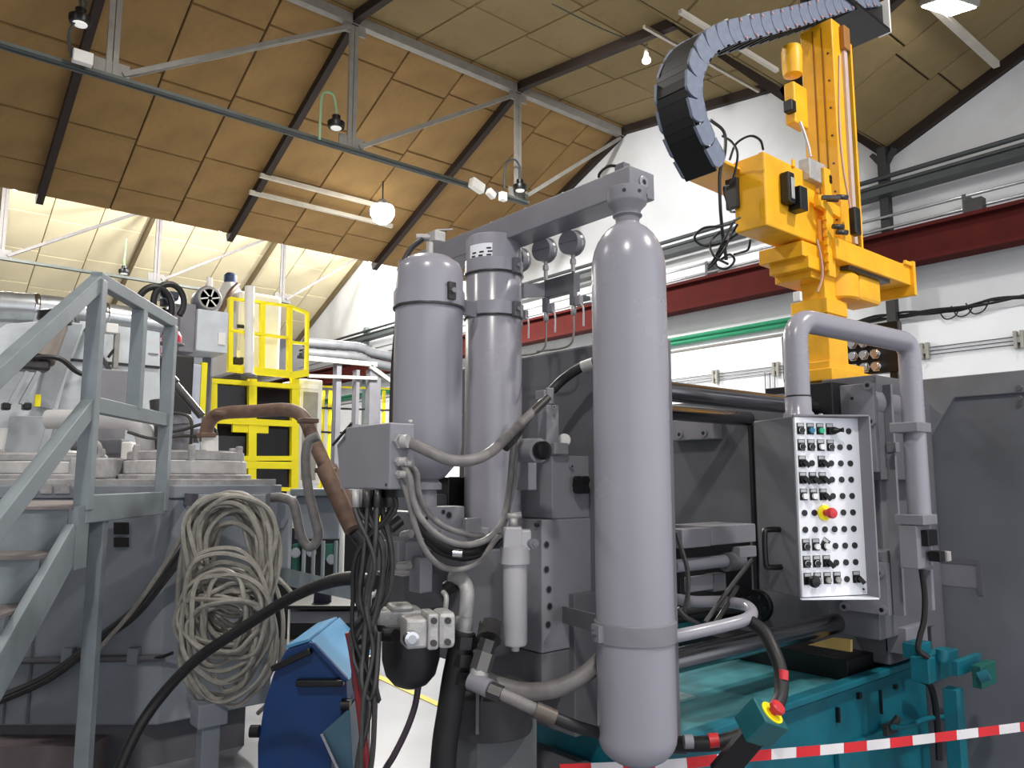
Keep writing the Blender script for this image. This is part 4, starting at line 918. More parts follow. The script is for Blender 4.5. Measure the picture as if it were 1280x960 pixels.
# electric box
ebx = cb(957, 189, 281, 917, 1021, 3.60)
EB = thing('robot_connection_box', 'large yellow connection box with black plugs on the left of the robot mast', 'electrical box', (ebx[0], ebx[2], ebx[4]))
MB().box(*ebx).build('box_body', YEL, EB, .008)
MB().box(ebx[0]-.004, ebx[0]+.0, ebx[2]+.004, ebx[2]+.03, ebx[4], ebx[5]).build('door_edge', YEL, EB, .002)
p = H(990, 200, Y=ebx[2]); MB().box(p.x-.012, p.x+.012, p.y-.012, p.y, p.z-.04, p.z+.0).build('door_latch', YEL, EB, .003)
p = H(979, 240, Y=ebx[2]); MB().box(p.x-.03, p.x+.03, p.y-.05, p.y, p.z-.07, p.z+.09).build('plug_connector', BLACKP, EB, .008)
MB().box(p.x-.014, p.x+.014, p.y-.056, p.y-.05, p.z-.05, p.z+.06).build('plug_clip', ALU, EB, .003)
q = H(994, 251, Y=ebx[2]-.02); MB().box(q.x-.035, q.x+.035, q.y-.05, q.y+.02, q.z-.06, q.z+.06).cyl(q+V(.03,0,0), q+V(.08,0,0), .012, n=8).build('plug_connector', BLACKP, EB, .012)
p = H(921, 240, X=ebx[0]); MB().box(p.x-.03, p.x, p.y-.02, p.y+.05, p.z-.09, p.z+.07).build('side_plug', OILY, EB, .008)
tr_ = cb(1012, 196, 222, 998, 1033, 3.8); rbox(tr_, 'cable_duct', ALU, EB)
# bracket shelf under the chain end
a, b_, c_, d_ = H(854, 221, D=3.55), H(905, 204, D=3.75), H(922, 214, D=3.75), H(918, 250, D=3.5)
zz = ebx[5]-.07
sh = [V(*H(854, 223, Z=zz).xy, zz), V(*H(905, 203, Z=zz).xy, zz), V(*H(925, 212, Z=zz).xy, zz), V(*H(921, 252, Z=zz).xy, zz)]
MB().prism(sh, (0, 0, .012)).build('chain_shelf', YEL, EB)
# loose black cables looping from the box
LC = thing('cable_loops', 'tangle of thin black cables hanging in loops from the yellow connection box', 'cables', H(900, 330, D=3.5))
for k, path in enumerate(([(888,150),(905,165),(906,190),(900,215),(900,250),(903,290),(908,325)],
      [(912,200),(920,180),(937,170),(950,175),(954,187)], [(903,170),(915,178),(922,195),(914,230),(905,235),(912,262),(918,265)],
      [(925,272),(905,282),(880,285),(868,297),(880,307),(905,303),(922,292)], [(918,275),(905,300),(892,325),(885,335),(892,330),(905,312),(915,290)],
      [(922,280),(910,300),(898,318),(895,332),(908,336),(918,326),(912,318),(900,325)], [(938,300),(935,312),(925,316),(918,318)],
      [(900,290),(890,300),(888,312),(895,322),(910,330)])):
    MB().tube([H(u, v, D=3.48+.02*(k % 3)+.05*math.sin(i*1.3+k)) for i, (u, v) in enumerate(path)], .006 if k else .008, 6).build('cable', BLACK, LC)
# ---------------------------------------------------------------- drag chain in the plane of the machine axis
CY = 2.0; CW = .19
DC = thing('cable_chain', 'curved black cable chain with grey side links arching down from the mast top', 'cable chain', H(905, 205, Y=CY))
ctr = [H(u, v, Y=CY) for u, v in ((1098,-4),(1065,0),(1030,10),(1000,19),(965,28),(930,36),(903,44),(884,58),(873,80),(869,105),(872,130),(879,155),(890,180),(903,205))]
path = spline([(p.x, CY, p.z) for p in ctr], 10)
Ls = [0]
for i in range(1, len(path)): Ls.append(Ls[-1]+(path[i]-path[i-1]).length)
def on(s):
    for i in range(1, len(Ls)):
        if Ls[i] >= s:
            f = (s-Ls[i-1])/(Ls[i]-Ls[i-1]); return path[i-1].lerp(path[i], f), (path[i]-path[i-1]).normalized()
    return path[-1], (path[-1]-path[-2]).normalized()
nl = int(Ls[-1]/.108); pitch = Ls[-1]/nl; hh = .058
LINK = paint('chain_link_grey', (116,124,142), .45, var=.12, scale=30); PIN = paint('pink_clip', (196,140,142), .5); CHB = paint('chain_black', (9,9,11), .5)
def link_mesh():
    mb = MB(); n = 12; pr = []
    a, b = -pitch*.52, pitch*.52
    for k in range(n+1): an = -math.pi/2+math.pi*k/n; pr.append((b-hh*.62+hh*.62*math.cos(an), 0, hh*math.sin(an)))
    pr += [(a, 0, hh), (a+.012, 0, 0), (a, 0, -hh)]
    return mb.prism(pr, (0, .014, 0)).mesh('side_link', LINK)
def bar_mesh(): return MB().box(-pitch*.19, pitch*.19, .010, CW-.010, hh-.014, hh-.004).mesh('cross_bar', CHB)
def bar2_mesh(): return MB().box(-pitch*.14, pitch*.14, 0, CW, -hh, -hh+.008).mesh('inner_bar', CHB)
lm, bm_, bm2 = link_mesh(), bar_mesh(), bar2_mesh()
clip = MB().cyl((0,-.004,0), (0,.0,0), .007, n=8).mesh('clip', PIN)
grey_bar = MB().box(-pitch*.16, pitch*.16, 0, CW, hh, hh+.006).mesh('gb', ALU)
for k in range(nl):
    p, d = on((k+.5)*pitch); M = frame(p, d, V(0,1,0)); # local x along chain, z=+Y
    side = d.cross(V(0,1,0))                     # local y
    M = Matrix(((d.x, 0, 0, p.x), (0, 1, 0, CY), (d.z, 0, 0, p.z), (0, 0, 0, 1)))
    out = V(0,1,0).cross(d)                      # outer side of the arch
    cen = V(3.35, CY, 3.0)
    nrm = V(d.z, 0, -d.x)
    if nrm.dot(p-V(3.7, CY, p.z if p.z < 2.6 else 2.6)) < 0: nrm = -nrm
    M = Matrix(((d.x, 0, nrm.x, p.x), (d.y, 1, nrm.y, CY), (d.z, 0, nrm.z, p.z), (0, 0, 0, 1)))
    o = place(lm, 'side_link', M, DC)
    place(lm, 'side_link', M @ Matrix.Translation((0, CW-.014, 0)), DC)
    place(bm2, 'inner_bar', M, DC)
    for q in (hh*.75, -hh*.75): place(clip, 'link_clip', M @ Matrix.Translation((pitch*.3, 0, q)), DC) if k < nl*.62 else None
def chain_M(s):
    p, d = on(s); nrm = V(d.z, 0, -d.x)
    if nrm.dot(p-V(3.7, CY, p.z if p.z < 2.6 else 2.6)) < 0: nrm = -nrm
    return Matrix(((d.x, 0, nrm.x, p.x), (d.y, 1, nrm.y, CY), (d.z, 0, nrm.z, p.z), (0, 0, 0, 1)))
for k in range(nl*3):
    s_ = (k+.5)*pitch/3; place(bm_, 'cross_bar', chain_M(s_), DC)
for f in (.60, .68): place(grey_bar, 'grey_cross_bar', chain_M(f*Ls[-1]), DC)
for j in range(5):
    y = CY+.03+j*.033; MB().tube([p+V(0, y-CY, 0) for p in path[::6]]+[path[-1]+V(0,y-CY,0)], .012, 6, sub=2).build('chain_cable', BLACK, DC)
# dark carrier box on the mast top with white end plate
t = thing('chain_carrier', 'dark steel carrier box with white end plate on top of the yellow mast', 'bracket', H(1085, 40, Y=CY))
x0, x1 = H(1050, 25, Y=CY).x, H(1108, 25, Y=CY).x
z0, z1 = H(1100, 34, Y=CY).z, H(1100, -6, Y=CY).z
MB().box(x0, x1, CY-.02, CY+.24, z0, z0+.02).build('carrier_floor', BLACKP, t)
MB().box(x0, x1, CY+.22, CY+.24, z0, z1).build('carrier_side', BLACKP, t)
MB().box(x1, x1+.02, CY-.02, CY+.06, z0, z1).build('end_plate', WHITE, t, .003)
MB().box(x0+.06, x1, CY+.02, CY+.2, z0+.02, z1-.03).build('carrier_cables', BLACK, t)
# coupler rack behind the pedestal
RK = thing('coupler_rack', 'black rack of small silver couplers behind the foot of the yellow robot', 'rack', H(1095, 470, D=4.45))
r0 = H(977, 440, D=4.45); y_r = r0.y
P0, P1 = H(977, 428, D=4.75), H(1123, 415, D=4.25); dr = V(P1.x-P0.x, P1.y-P0.y, 0); Wd = dr.length
M = frame((P0.x, P0.y, H(1095, 467, D=4.35).z), dr); Hr = H(1095, 405, D=4.35).z-H(1095, 467, D=4.35).z
MB(M).box(0, Wd, 0, .06, 0, Hr).build('rack_panel', BLACKP, RK, .004)
cm = MB().cyl((0,0,0), (0,-.04,0), .03, n=6, smooth=False).cyl((0,-.04,0), (0,-.065,0), .022, n=8).mesh('coupler', CHROME)
for j in range(4):
    for i in range(9):
        if j == 0 and i < 5: continue
        place(cm, 'coupler', M @ Matrix.Translation((.08+i*(Wd-.16)/8.6, 0, .035+j*Hr*.25)), RK)
MB(M).bar((.02, .03, -.30), (.02, .03, .02), .04, .04).bar((Wd-.04, .03, -.30), (Wd-.04, .03, .02), .04, .04).build('rack_leg', BLACKP, RK)
# ================================================================ electrical box, hoses and cables left of the shot unit
ex_ = cb(487, 528, 612, 431, 518, 2.12)
EBX = thing('terminal_box', 'grey sheet metal terminal box with cable glands, left of the bottles', 'electrical box', (ex_[0], ex_[2], ex_[4]))
MB().box(*ex_).build('box_body', GREY, EBX, .004)
lx = ex_[0]; p0 = V(ex_[0]+.10, ex_[3], ex_[5])
MB().prism([V(ex_[0]+.02, ex_[3], ex_[5]+.01), V(ex_[0]+.02, ex_[3]+.09, ex_[5]-.05), V(ex_[0]+.02, ex_[3]+.06, ex_[4]), V(ex_[0]+.02, ex_[3], ex_[4])], (.12, 0, 0)).build('open_lid', GREY, EBX)
MB().bar(V(ex_[0]+.01, ex_[3]-.02, ex_[5]+.012), V(ex_[0]+.01, ex_[3]+.10, ex_[5]-.05), .006, .006).build('lid_seal', BLACK, EBX)
MB().box(ex_[0]+.02, ex_[1]+.01, ex_[2]+.02, ex_[2]+.10, ex_[4]-.022, ex_[4]).build('gland_plate', BLACKP, EBX)
MB().cyl(H(483,606,X=ex_[0]), H(483,606,X=ex_[0])+V(-.003,0,0), .004, n=8).build('lid_screw', OILY, EBX)
MB().bar(V(ex_[1]-.03, ex_[3]-.02, (ex_[4]+ex_[5])/2-.05), V(1.62, 2.45, (ex_[4]+ex_[5])/2-.05), .04, .05).build('wall_bracket', GREYD, EBX)
for u, v, r in ((499,552,.019),(497,577,.012),(505,580,.010),(498,593,.011)):
    p = H(u, v, Y=ex_[2]); MB().cyl(p, p+V(0,-.014,0), r*1.15, n=6, smooth=False).cyl(p+V(0,-.014,0), p+V(.01,-.03,0), r, n=12).build('cable_gland', ALU, EBX)
sc_ = H(513, 530, D=2.2); MB().cyl(sc_, sc_+V(0,0,.012), .006, n=8).build('lid_screw', ALU, EBX)
def hose(path, r, mat, lab, name='hose', n=10, group='hoses of the shot unit'):
    tag(MB().tube([H(u, v, D=d) for u, v, d in path], r, n).build(name, mat), lab, 'hose', group)
hose([(503,549,2.16),(518,556,2.14),(540,566,2.12),(562,575,2.12),(590,575,2.16),(612,566,2.24),(628,552,2.36),(645,535,2.5),(665,516,2.62),(682,500,2.7)], .016, HOSE, 'thick grey hose sagging from the terminal box to the valve stack', 'sagging_hose')
hose([(632,560,2.45),(645,545,2.5),(662,520,2.6),(685,497,2.68)], .013, CABLED, 'dark hose behind the sagging hose beside the straight cylinder')
hose([(500,578,2.14),(512,595,2.12),(517,625,2.12),(528,650,2.12),(552,672,2.14),(582,681,2.2),(610,673,2.3),(628,650,2.4),(636,610,2.48),(640,570,2.52),(644,540,2.54),(652,528,2.56)], .009, HOSE, 'outer of the two grey hoses looping from the terminal box up beside the solenoid', 'looping_hose')
hose([(506,578,2.15),(520,590,2.16),(523,615,2.18),(534,640,2.22),(555,658,2.26),(585,668,2.3),(604,670,2.34)], .009, HOSE, 'short grey hose from the terminal box ending under the manifold', 'looping_hose')
hose([(648,530,2.58),(646,560,2.56),(641,610,2.52),(632,650,2.46),(625,668,2.42)], .008, HOSE, 'inner grey hose hanging beside the solenoid block', 'looping_hose')
hose([(498,593,2.15),(508,615,2.14),(517,650,2.14),(530,685,2.16),(550,707,2.2),(575,712,2.26),(600,702,2.32),(614,682,2.38),(622,672,2.42),(632,666,2.44)], .0085, HOSE, 'grey hose looping lowest, from the terminal box to the oil filter top', 'looping_hose')
hose([(515,640,2.3),(530,665,2.3),(555,682,2.32),(585,690,2.36),(612,682,2.42),(625,668,2.46)], .014, BLACK, 'thick black hose behind the looping grey hoses', 'looping_hose')
hose([(530,672,2.36),(552,690,2.38),(580,697,2.42),(606,690,2.46)], .012, BLACK, 'lower thick black hose behind the looping grey hoses', 'looping_hose')
tag(MB().cyl(H(566,691,D=2.32), H(578,692,D=2.32), .012, n=10).build('hose_ferrule', CHROME), 'bright metal sleeve on the thick black hoses under the manifold', 'ferrule')
# cables hanging under the terminal box
random.seed(11)
for k in range(14):
    u0 = 445+k*3.5; d = 2.18+.02*(k % 4)
    path = [(u0, 612, d), (u0+random.uniform(-3,3), 640, d)]
    mid = 432+random.uniform(0, 50)
    path += [(mid+8, 690+random.uniform(-10,10), d), (mid+random.uniform(-4,4), 750, d+.02), (438+random.uniform(0, 34), 800+random.uniform(-15,20), d+.03)]
    if k % 3 == 0: path += [(452+k, 850, d+.02), (462+k, 872+random.uniform(0,8), d+.02), (470, 850, d+.02), (474, 790, d+.04)]
    elif k % 3 == 1: path += [(446+random.uniform(0,24), 880, d), (446+random.uniform(0,20), 960, d), (446, 1020, d)]
    else: path += [(452, 770, d+.1), (460, 740, d+.16)]
    t = thing('hanging_cable', 'dark cable in the bundle hanging under the terminal box', 'cable', H(u0, 612, D=d), 'cable bundle under the terminal box')
    MB().tube([H(u, v, D=dd) for u, v, dd in path], random.choice((.005,.006,.008)), 7, sub=5).build('cable_sheath', random.choice((CABLED, BLACK, CABLED, OILY)), t)
    a = H(u0, 612, D=d); MB().cyl(a, H(path[1][0], 634, D=d), .011, n=8).build('cable_sleeve', ALU if k in (0, 1, 3) else OILY, t)
hose([(436,790,2.3),(441,815,2.3),(447,860,2.3),(453,910,2.3),(458,970,2.3),(462,1040,2.3)], .012, paint('dark_red_cable', (120,26,34), .5), 'dark red cable hanging down beside the blue container', 'red_cable')
hose([(523,858,2.4),(518,885,2.4),(507,915,2.4),(492,945,2.4),(478,970,2.4),(465,1020,2.4)], .010, paint('purple_black_cable', (58,48,56), .5), 'dark twisted cable running down over the pale floor', 'floor_cable')
hose([(462,770,2.4),(478,792,2.32),(495,795,2.28)], .02, BLACK, 'short black hose stub joining the cable bundle to the pump', 'hose_stub')
hose([(455,800,2.3),(444,830,2.3),(446,862,2.3),(458,872,2.3),(468,858,2.3),(466,820,2.3)], .010, CABLED, 'dark cable loop at the bottom of the hanging bundle', 'cable_loop')
hose([(140,985,3.1),(168,920,3.15),(200,872,3.2),(245,825,3.2),(300,787,3.15),(350,755,3.05),(395,733,2.8),(435,723,2.5),(470,728,2.4)], .022, BLACK, 'thick black cable sweeping across in front of the coiled cables', 'thick_cable', 10, 'thick cables')
# thin post standing on the floor behind the cables
a = H(459, 820, D=3.0); tag(MB().cyl(V(a.x, a.y, 0), a, .018, n=10).build('thin_post', ALU), 'thin steel post behind the hanging cable bundle', 'post')
# ================================================================ staircase on the left
ra = math.radians(8.2); SA = FW*math.cos(ra)-RT*math.sin(ra); SB = RT*math.cos(ra)+FW*math.sin(ra)   # away, right
N0 = H(104, 632, D=3.35); zP = N0.z
ST = thing('steel_staircase', 'blue grey steel staircase and landing rail at the left edge', 'staircase', V(N0.x, N0.y, 0))
def SP(a, b, z): return V(N0.x, N0.y, 0)+SA*a+SB*b+V(0,0,z)
ztr = H(112, 350, D=3.35).z; zmr = H(108, 505, D=3.35).z
pw_ = .062
def post(a, b, z0, z1, nm='post'): MB(frame(SP(a, b, 0), SB)).box(-pw_/2, pw_/2, -pw_/2, pw_/2, z0, z1).build(nm, STAIR, ST, .004)
dfar = .93
post(0, 0, zP-.02, ztr); post(.5, .02, zmr+.02, ztr-.02); post(dfar, .05, zP-.06, ztr-.02)
MB().bar(SP(-.03, 0, ztr), SP(dfar+.03, .05, ztr), .05, .06).build('top_rail', STAIR, ST, .004)
MB().bar(SP(0, 0, zmr), SP(dfar, .05, zmr), .045, .07).build('mid_rail', STAIR, ST, .004)
MB().bar(SP(-.02, 0, zP-.015), SP(dfar+.02, .05, zP-.015), .05, .12).build('landing_edge', STAIR, ST, .004)
post(.22, -.01, 0, zP-.06, 'landing_leg')
# flight coming down towards the camera
for nm, z, h in (('sloping_hand_rail', ztr, .065), ('sloping_mid_rail', zmr, .075)):
    MB().bar(SP(.01, 0, z), SP(-1.5, 0, z-1.5*.665), .05, h).build(nm, STAIR, ST, .004)
GO, RI, S0 = .235, .178, -.10
MB().bar(SP(S0+.02, 0, zP-.13), SP(S0-1.55, 0, zP-.13-1.55*RI/GO), .035, .15).build('stringer', STAIR, ST, .004)
MB().bar(SP(S0+.02, -1.1, zP-.13), SP(S0-1.55, -1.1, zP-.13-1.55*RI/GO), .035, .15).build('stringer', STAIR, ST, .004)
MB().prism([SP(S0, .02, zP), SP(S0, .02, zP-.26), SP(S0+.12, .02, zP-.26), SP(S0+.12, .02, zP)], SB*-.03).build('stringer_end', STAIR, ST)
WT = paint('worn_tread', (128,120,118), .6, var=.15, dirt=(90,82,80))
for k in range(7):
    z = zP-RI*(k+1); a = S0-GO*k
    MB().prism([SP(a+.02, -.02, z), SP(a-GO-.03, -.02, z), SP(a-GO-.03, -1.08, z), SP(a+.02, -1.08, z)], (0, 0, -.012)).build('tread', WT, ST)
    MB().prism([SP(a, -.02, z+RI-.012), SP(a, -1.08, z+RI-.012), SP(a, -1.08, z-.012), SP(a, -.02, z-.012)], SA*.006).build('riser', STAIR, ST)
MB().prism([SP(S0-.02, .0, zP-.012), SP(S0-.02, -1.1, zP-.012), SP(dfar, -1.1, zP-.012), SP(dfar, .0, zP-.012)], (0,0,.012)).build('landing_floor', WT, ST)
post(.85, -1.05, 0, zP-.02, 'landing_leg')

# ---------------------------------------------------------------- furnace
A = H(203, 780, D=4.45); zt = H(203, 601, D=4.45).z; zb = H(203, 907, D=4.45).z
FN = thing('melting_furnace', 'large grey angular melting furnace behind the staircase', 'furnace', V(A.x, A.y, 0))
A2 = V(A.x, A.y, 0); Rr = V(1, .05, 0)
fp = [A2, A2+Rr*.66, A2+Rr*.80+V(-.1,.8,0), A2+Rr*.6+V(-.1,2.0,0), A2-RT*2.3+FW*1.4, A2-RT*2.6+FW*.6, A2-RT*2.5-FW*.02]
MB().prism([p+V(0,0,zb) for p in fp], (0,0,zt-zb-.1)).build('furnace_shell', FURN, FN, .012)
cen = sum(fp, Vector())/len(fp)
fp2 = [cen+(p-cen)*1.015 for p in fp]; MB().prism([p+V(0,0,zt-.1) for p in fp2], (0,0,.075)).build('furnace_rim', FURN, FN, .008)
MB().prism([(cen+(p-cen)*.99)+V(0,0,zt-.03) for p in fp], (0,0,.04)).build('furnace_top', DUSTY, FN, .006)
fp3 = [cen+(p-cen)*.9 for p in fp]; MB().prism([p for p in fp3], (0,0,zb)).build('furnace_plinth', GREYD, FN)
# pinkish block low at the left and support legs
MB().prism([A2-RT*2.4-FW*.12, A2-RT*.3-FW*.12, A2-RT*.3+FW*.4, A2-RT*2.4+FW*.4], (0,0,zb-.07)).build('furnace_footing', paint('dusty_footing', (120,108,110), .8, var=.2, scale=5), FN)
def on_left(u, v, off=0): # point on the left face of the furnace
    r = ray(u, v); n = FW; t = (A2.dot(FW)-off)/r.dot(FW); return r*t+V(0,0,EYE)
a, b = on_left(-60, 828, .03), on_left(205, 822, .03)
MB().tube([a, b], .018, 8, sub=1).build('side_conduit', GREYD, FN)
for u in (85, 167):
    p = on_left(u, 820, .03); MB(frame(p, RT)).box(-.03, .03, -.02, .03, -.045, .045).build('conduit_clip', FURN, FN, .004)
MB().tube([on_left(172,823,.03), on_left(198,822,.04), on_left(216,816,.05)], .01, 6).build('conduit_tail', BLACK, FN)
for u in (10, 40):
    a, b = on_left(u+8, 700, .01), on_left(u-6, 905, .01); MB().bar(a, b, .012, .006, FW).build('shell_seam', GREYD, FN)
for v0, v1 in ((653,668),(672,684)):
    p, q = on_left(142, v0, .012), on_left(160, v1, .012); MB().prism([p, V(*on_left(160,v0,.012)), q, V(*on_left(142,v1,.012))], FW*.02).build('vent_slot', BLACKP, FN)
for k, (u0, u1) in enumerate(((26,46),(50,64),(68,86))):
    ps = [on_left(u, v, .03) for u, v in ((u0,605),(u1,605),(u1,617),(u0,617))]; MB().prism(ps, FW*.02).build('rim_segment', DUSTY, FN)
# support leg with bracket below the coil
p = H(262, 880, D=4.15); t = FN
MB().box(p.x-.045, p.x+.045, p.y-.045, p.y+.045, 0, H(262,905,D=4.15).z).build('support_leg', FURN, t, .004)
MB().box(p.x-.075, p.x+.075, p.y-.065, p.y+.065, H(262,905,D=4.15).z, H(262,876,D=4.15).z).build('leg_cap', FURN, t, .006)
# round lids and castings on the furnace top
PCAST = paint('pale_casting', (190,188,188), .7, var=.12, scale=14, dirt=(140,130,126), dirt_amt=.5)
def lid(u, v, D, r, lab, hts):
    p = H(u, v, D=D); z = 0; t = None
    for k, (rr, h) in enumerate(hts):
        o = MB().lathe([(rr*r-.01, z), (rr*r, z+.006), (rr*r, z+h-.008), (rr*r-.01, z+h)], p, n=40).build('lid' if t is None else 'lid_ring', DUSTY if k != 1 else PCAST, t or FN, label=lab if t is None else None)
        t = t or o; z += h
    MB().lathe([(r*.93, z-.004), (r*.93, z+.006), (.01, z+.012)], p, n=32).build('lid_cover', DUSTY, t)
    for a in range(6):
        an = a*math.pi/3+.3; q = p+V(math.cos(an)*r*.98, math.sin(an)*r*.98, z-.05); MB().box(q.x-.02, q.x+.02, q.y-.02, q.y+.02, q.z-.07, q.z+.09).build('lid_lug', DUSTY, t, .008)
lid(232, 606, 5.3, .37, 'dusty round furnace lid under the brown exhaust pipe', ((1.14,.07),(1.05,.09),(1.0,.06)))
lid(60, 606, 5.2, .36, 'dusty round furnace lid behind the stair rail', ((1.1,.07),(1.0,.08),(.96,.05)))
for u, v0, v1, r, lb in ((262,520+30,575,.05,'pale pipe stub under the brown exhaust pipe'),):
    a = H(u, 545, D=5.1); b = H(u, 578, D=5.1); tag(MB().cyl(b, a, r*1.1, n=18).build('pipe_stub', WHITE), lb, 'pipe')
EXP = [H(u, v, D=d) for u, v, d in ((258,552,5.1),(259,535,5.1),(266,522,5.1),(282,516,5.08),(320,514,5.0),(352,512,4.9),(372,516,4.85),(383,528,4.8),(391,548,4.75),(410,590,4.65),(430,633,4.55),(443,664,4.5))]
EP2 = thing('exhaust_pipe', 'rusty brown exhaust pipe bending over the furnace lid', 'pipe', EXP[-1])
MB().tube(EXP, .043, 16).build('pipe_run', RUST, EP2)
e_ = EXP[-1]; MB().tube([e_, e_+V(.05,-.02,-.08), V(e_.x+.06, e_.y-.03, e_.z-.2), V(e_.x+.06, e_.y-.03, 0)], .04, 12, sub=3).build('drop_pipe', OILY, EP2)
a, b = H(405,585,D=4.6), H(441,662,D=4.45); MB().tube([a, b], .05, 16, sub=1).build('pipe_sleeve', RUST, EP2)
a, b = H(415,583,D=4.75), H(449,650,D=4.6); MB().tube([a, b], .03, 12, sub=1).build('side_pipe', RUST, EP2)
for u, v in ((407,588),(385,526),(275,517),(258,544)): 
    p = H(u, v, D=4.64 if u > 380 else 5.05); MB().box(p.x-.05, p.x+.05, p.y-.05, p.y+.05, p.z-.015, p.z+.015).build('pipe_clamp', RUST, EP2, .008)
# hanging grey hose beside it
hose([(398,545,4.4),(386,552,4.4),(382,575,4.4),(385,610,4.4),(393,645,4.4),(398,670,4.4),(388,684,4.4),(377,672,4.4),(371,645,4.4),(366,628,4.4),(352,622,4.45),(340,622,4.5)], .027, HOSE, 'grey hose hanging in a loop between the furnace and the brown pipe', 'drooping_hose', 10, 'furnace hoses')
# white pipe bend on the furnace behind the rail
pts = [H(u, v, D=5.5) for u, v in ((60,524),(100,524),(140,524),(165,527),(180,540),(184,560),(184,585))]
tag(MB().tube(pts, .07, 16).build('pipe_bend', paint('dusty_pale_pipe', (190,188,188), .6, var=.1, dirt=(140,136,134))), 'thick pale pipe bend standing on the furnace behind the rail', 'pipe')
def ring(u, v, D, r, lab):
    p = H(u, v, D=D); tag(MB(frame(p, RT)).tube([(r*.7*math.cos(a), 0, r*math.sin(a)) for a in [k*math.pi/8 for k in range(16)]], r*.25, 8, True, 1).build('lifting_eye', DUSTY), lab, 'lifting eye')
ring(118, 563, 5.0, .055, 'cast lifting eye on the furnace behind the stair rail')
for u0, u1, v0, v1, D, mt, lb in ((85,140,572,598,4.95,DUSTY,'dusty grey casting block behind the near stair post'), (112,150,548,568,5.9,GREYD,'dark grey bracket block under the pale pipe bend'), (150,164,552,574,5.8,WHITE,'small white panel under the pale pipe bend'),
                          (70,84,548,560,5.3,BLACKP,'small black cap left of the near stair post'), (60,90,563,580,5.2,WHITE,'white fitting left of the near stair post')):
    p, q = H(u0, v1, D=D), H(u1, v0, D=D); M = frame(p, SB); wdt = (q-p).dot(SB)
    tag(MB(M).box(0, wdt, 0, .2, 0, q.z-p.z).build('casting_block', mt, None, .012), lb, 'block')
# cylinder drives / levers between rail posts
for u0, v0, u1, v1, D, r, mt, lb in ((210,470,252,520,5.6,.03,OILY,'slanting dark lever rod beside the control cabinet'), (215,545,250,545,5.4,.05,GREYD,'dark valve body on the furnace lid'), (200,500,205,580,5.5,.05,OILY,'dark upright tube behind the far rail post'), (225,520,228,575,5.3,.06,GREY,'grey valve cylinder on the furnace lid')):
    o = MB().cyl(H(u0,v0,D=D), H(u1,v1,D=D), r, n=14).cyl(H(u0,v0,D=D), H(u0,v0,D=D).lerp(H(u1,v1,D=D), .2), r*1.4, n=10).build('valve_rod', mt); tag(o, lb, 'valve')
for k, path in enumerate(([(200,540),(225,538),(255,530),(268,536),(271,548)], [(212,515),(235,520),(240,535),(238,560)], [(160,540),(190,548),(230,545),(262,547)])):
    hose([(u, v, 5.2) for u, v in path], .012, CABLED, ['dark cable arching from the far rail post to the exhaust pipe', 'dark cable curling beside the cabinet with blue switch', 'dark cable running low behind the far rail post'][k], 'loose_cable', 6, 'furnace cables')

# ---------------------------------------------------------------- coil of grey cable on the furnace
random.seed(5)
hk0, hk1 = H(250, 625, D=4.32), H(334, 625, D=4.30)
t = thing('hook_bar', 'pale steel bar on the furnace from which the cable coil hangs', 'bracket', hk0)
MB().bar(hk0, hk1, .05, .06).build('bar', FURN, t, .004)
for p in (hk0, hk1): MB().box(p.x-.012, p.x+.012, p.y-.01, p.y+.3, p.z-.035, p.z+.035).build('bar_bracket', GREYD, t)
CC = thing('cable_coil', 'large hanging coil of grey cable in front of the furnace', 'cable coil', H(285, 620, D=4.2))
for k in range(40):
    if k < 22:   # long upper bundle
        top = 617+random.uniform(0, 1)**2*40; bot = 760+random.uniform(-20, 50); w = random.uniform(36, 60)-(top-617)*.35; cx_ = 290+random.uniform(-8, 8); lean = random.uniform(-10, 6)
    else:
        top = 680+random.uniform(0, 80); bot = 825+random.uniform(-20, 66); w = random.uniform(30, 60); cx_ = 281+random.uniform(-10, 10); lean = random.uniform(-8, 8)
    cy, hy = (top+bot)/2, (bot-top)/2; D = 4.26-.006*k+random.uniform(-.02, .02); pts = []
    for q in range(12):
        a = 2*math.pi*q/12; sx = math.copysign(abs(math.cos(a))**.85, math.cos(a))
        pts.append(H(cx_+sx*w*(1+.12*math.sin(a))+lean*math.sin(a)+random.uniform(-3,3), cy-math.sin(a)*hy+random.uniform(-3,3), D=D+.03*math.sin(a*2+k)))
    MB().tube(pts, .0125, 6, True, 4).build('cable_loop', CABLE, CC)
for path in ([(250,640),(230,680),(222,740),(226,800),(240,850)], [(333,700),(352,760),(352,810),(340,870),(322,892)], [(345,720),(362,738),(368,748),(362,752)],
             [(240,650),(200,715),(160,770),(120,815)], [(262,700),(235,760),(225,830),(250,880)]):
    MB().tube([H(u, v, D=4.22+.02*i) for i, (u, v) in enumerate(path)], .012, 6).build('cable_tail', CABLE, CC)
for s in (0, 1): hose([(255,650+8*s,4.3),(215,705+8*s,4.32),(170,760+8*s,4.34),(120,800+4*s,4.36),(60,845+4*s,4.38),(-20,880+4*s,4.4)], .02, CABLED, 'dark cable hanging in a sag along the furnace side, %s of two' % ('upper','lower')[s], 'sagging_cable', 8, 'sagging furnace cables')

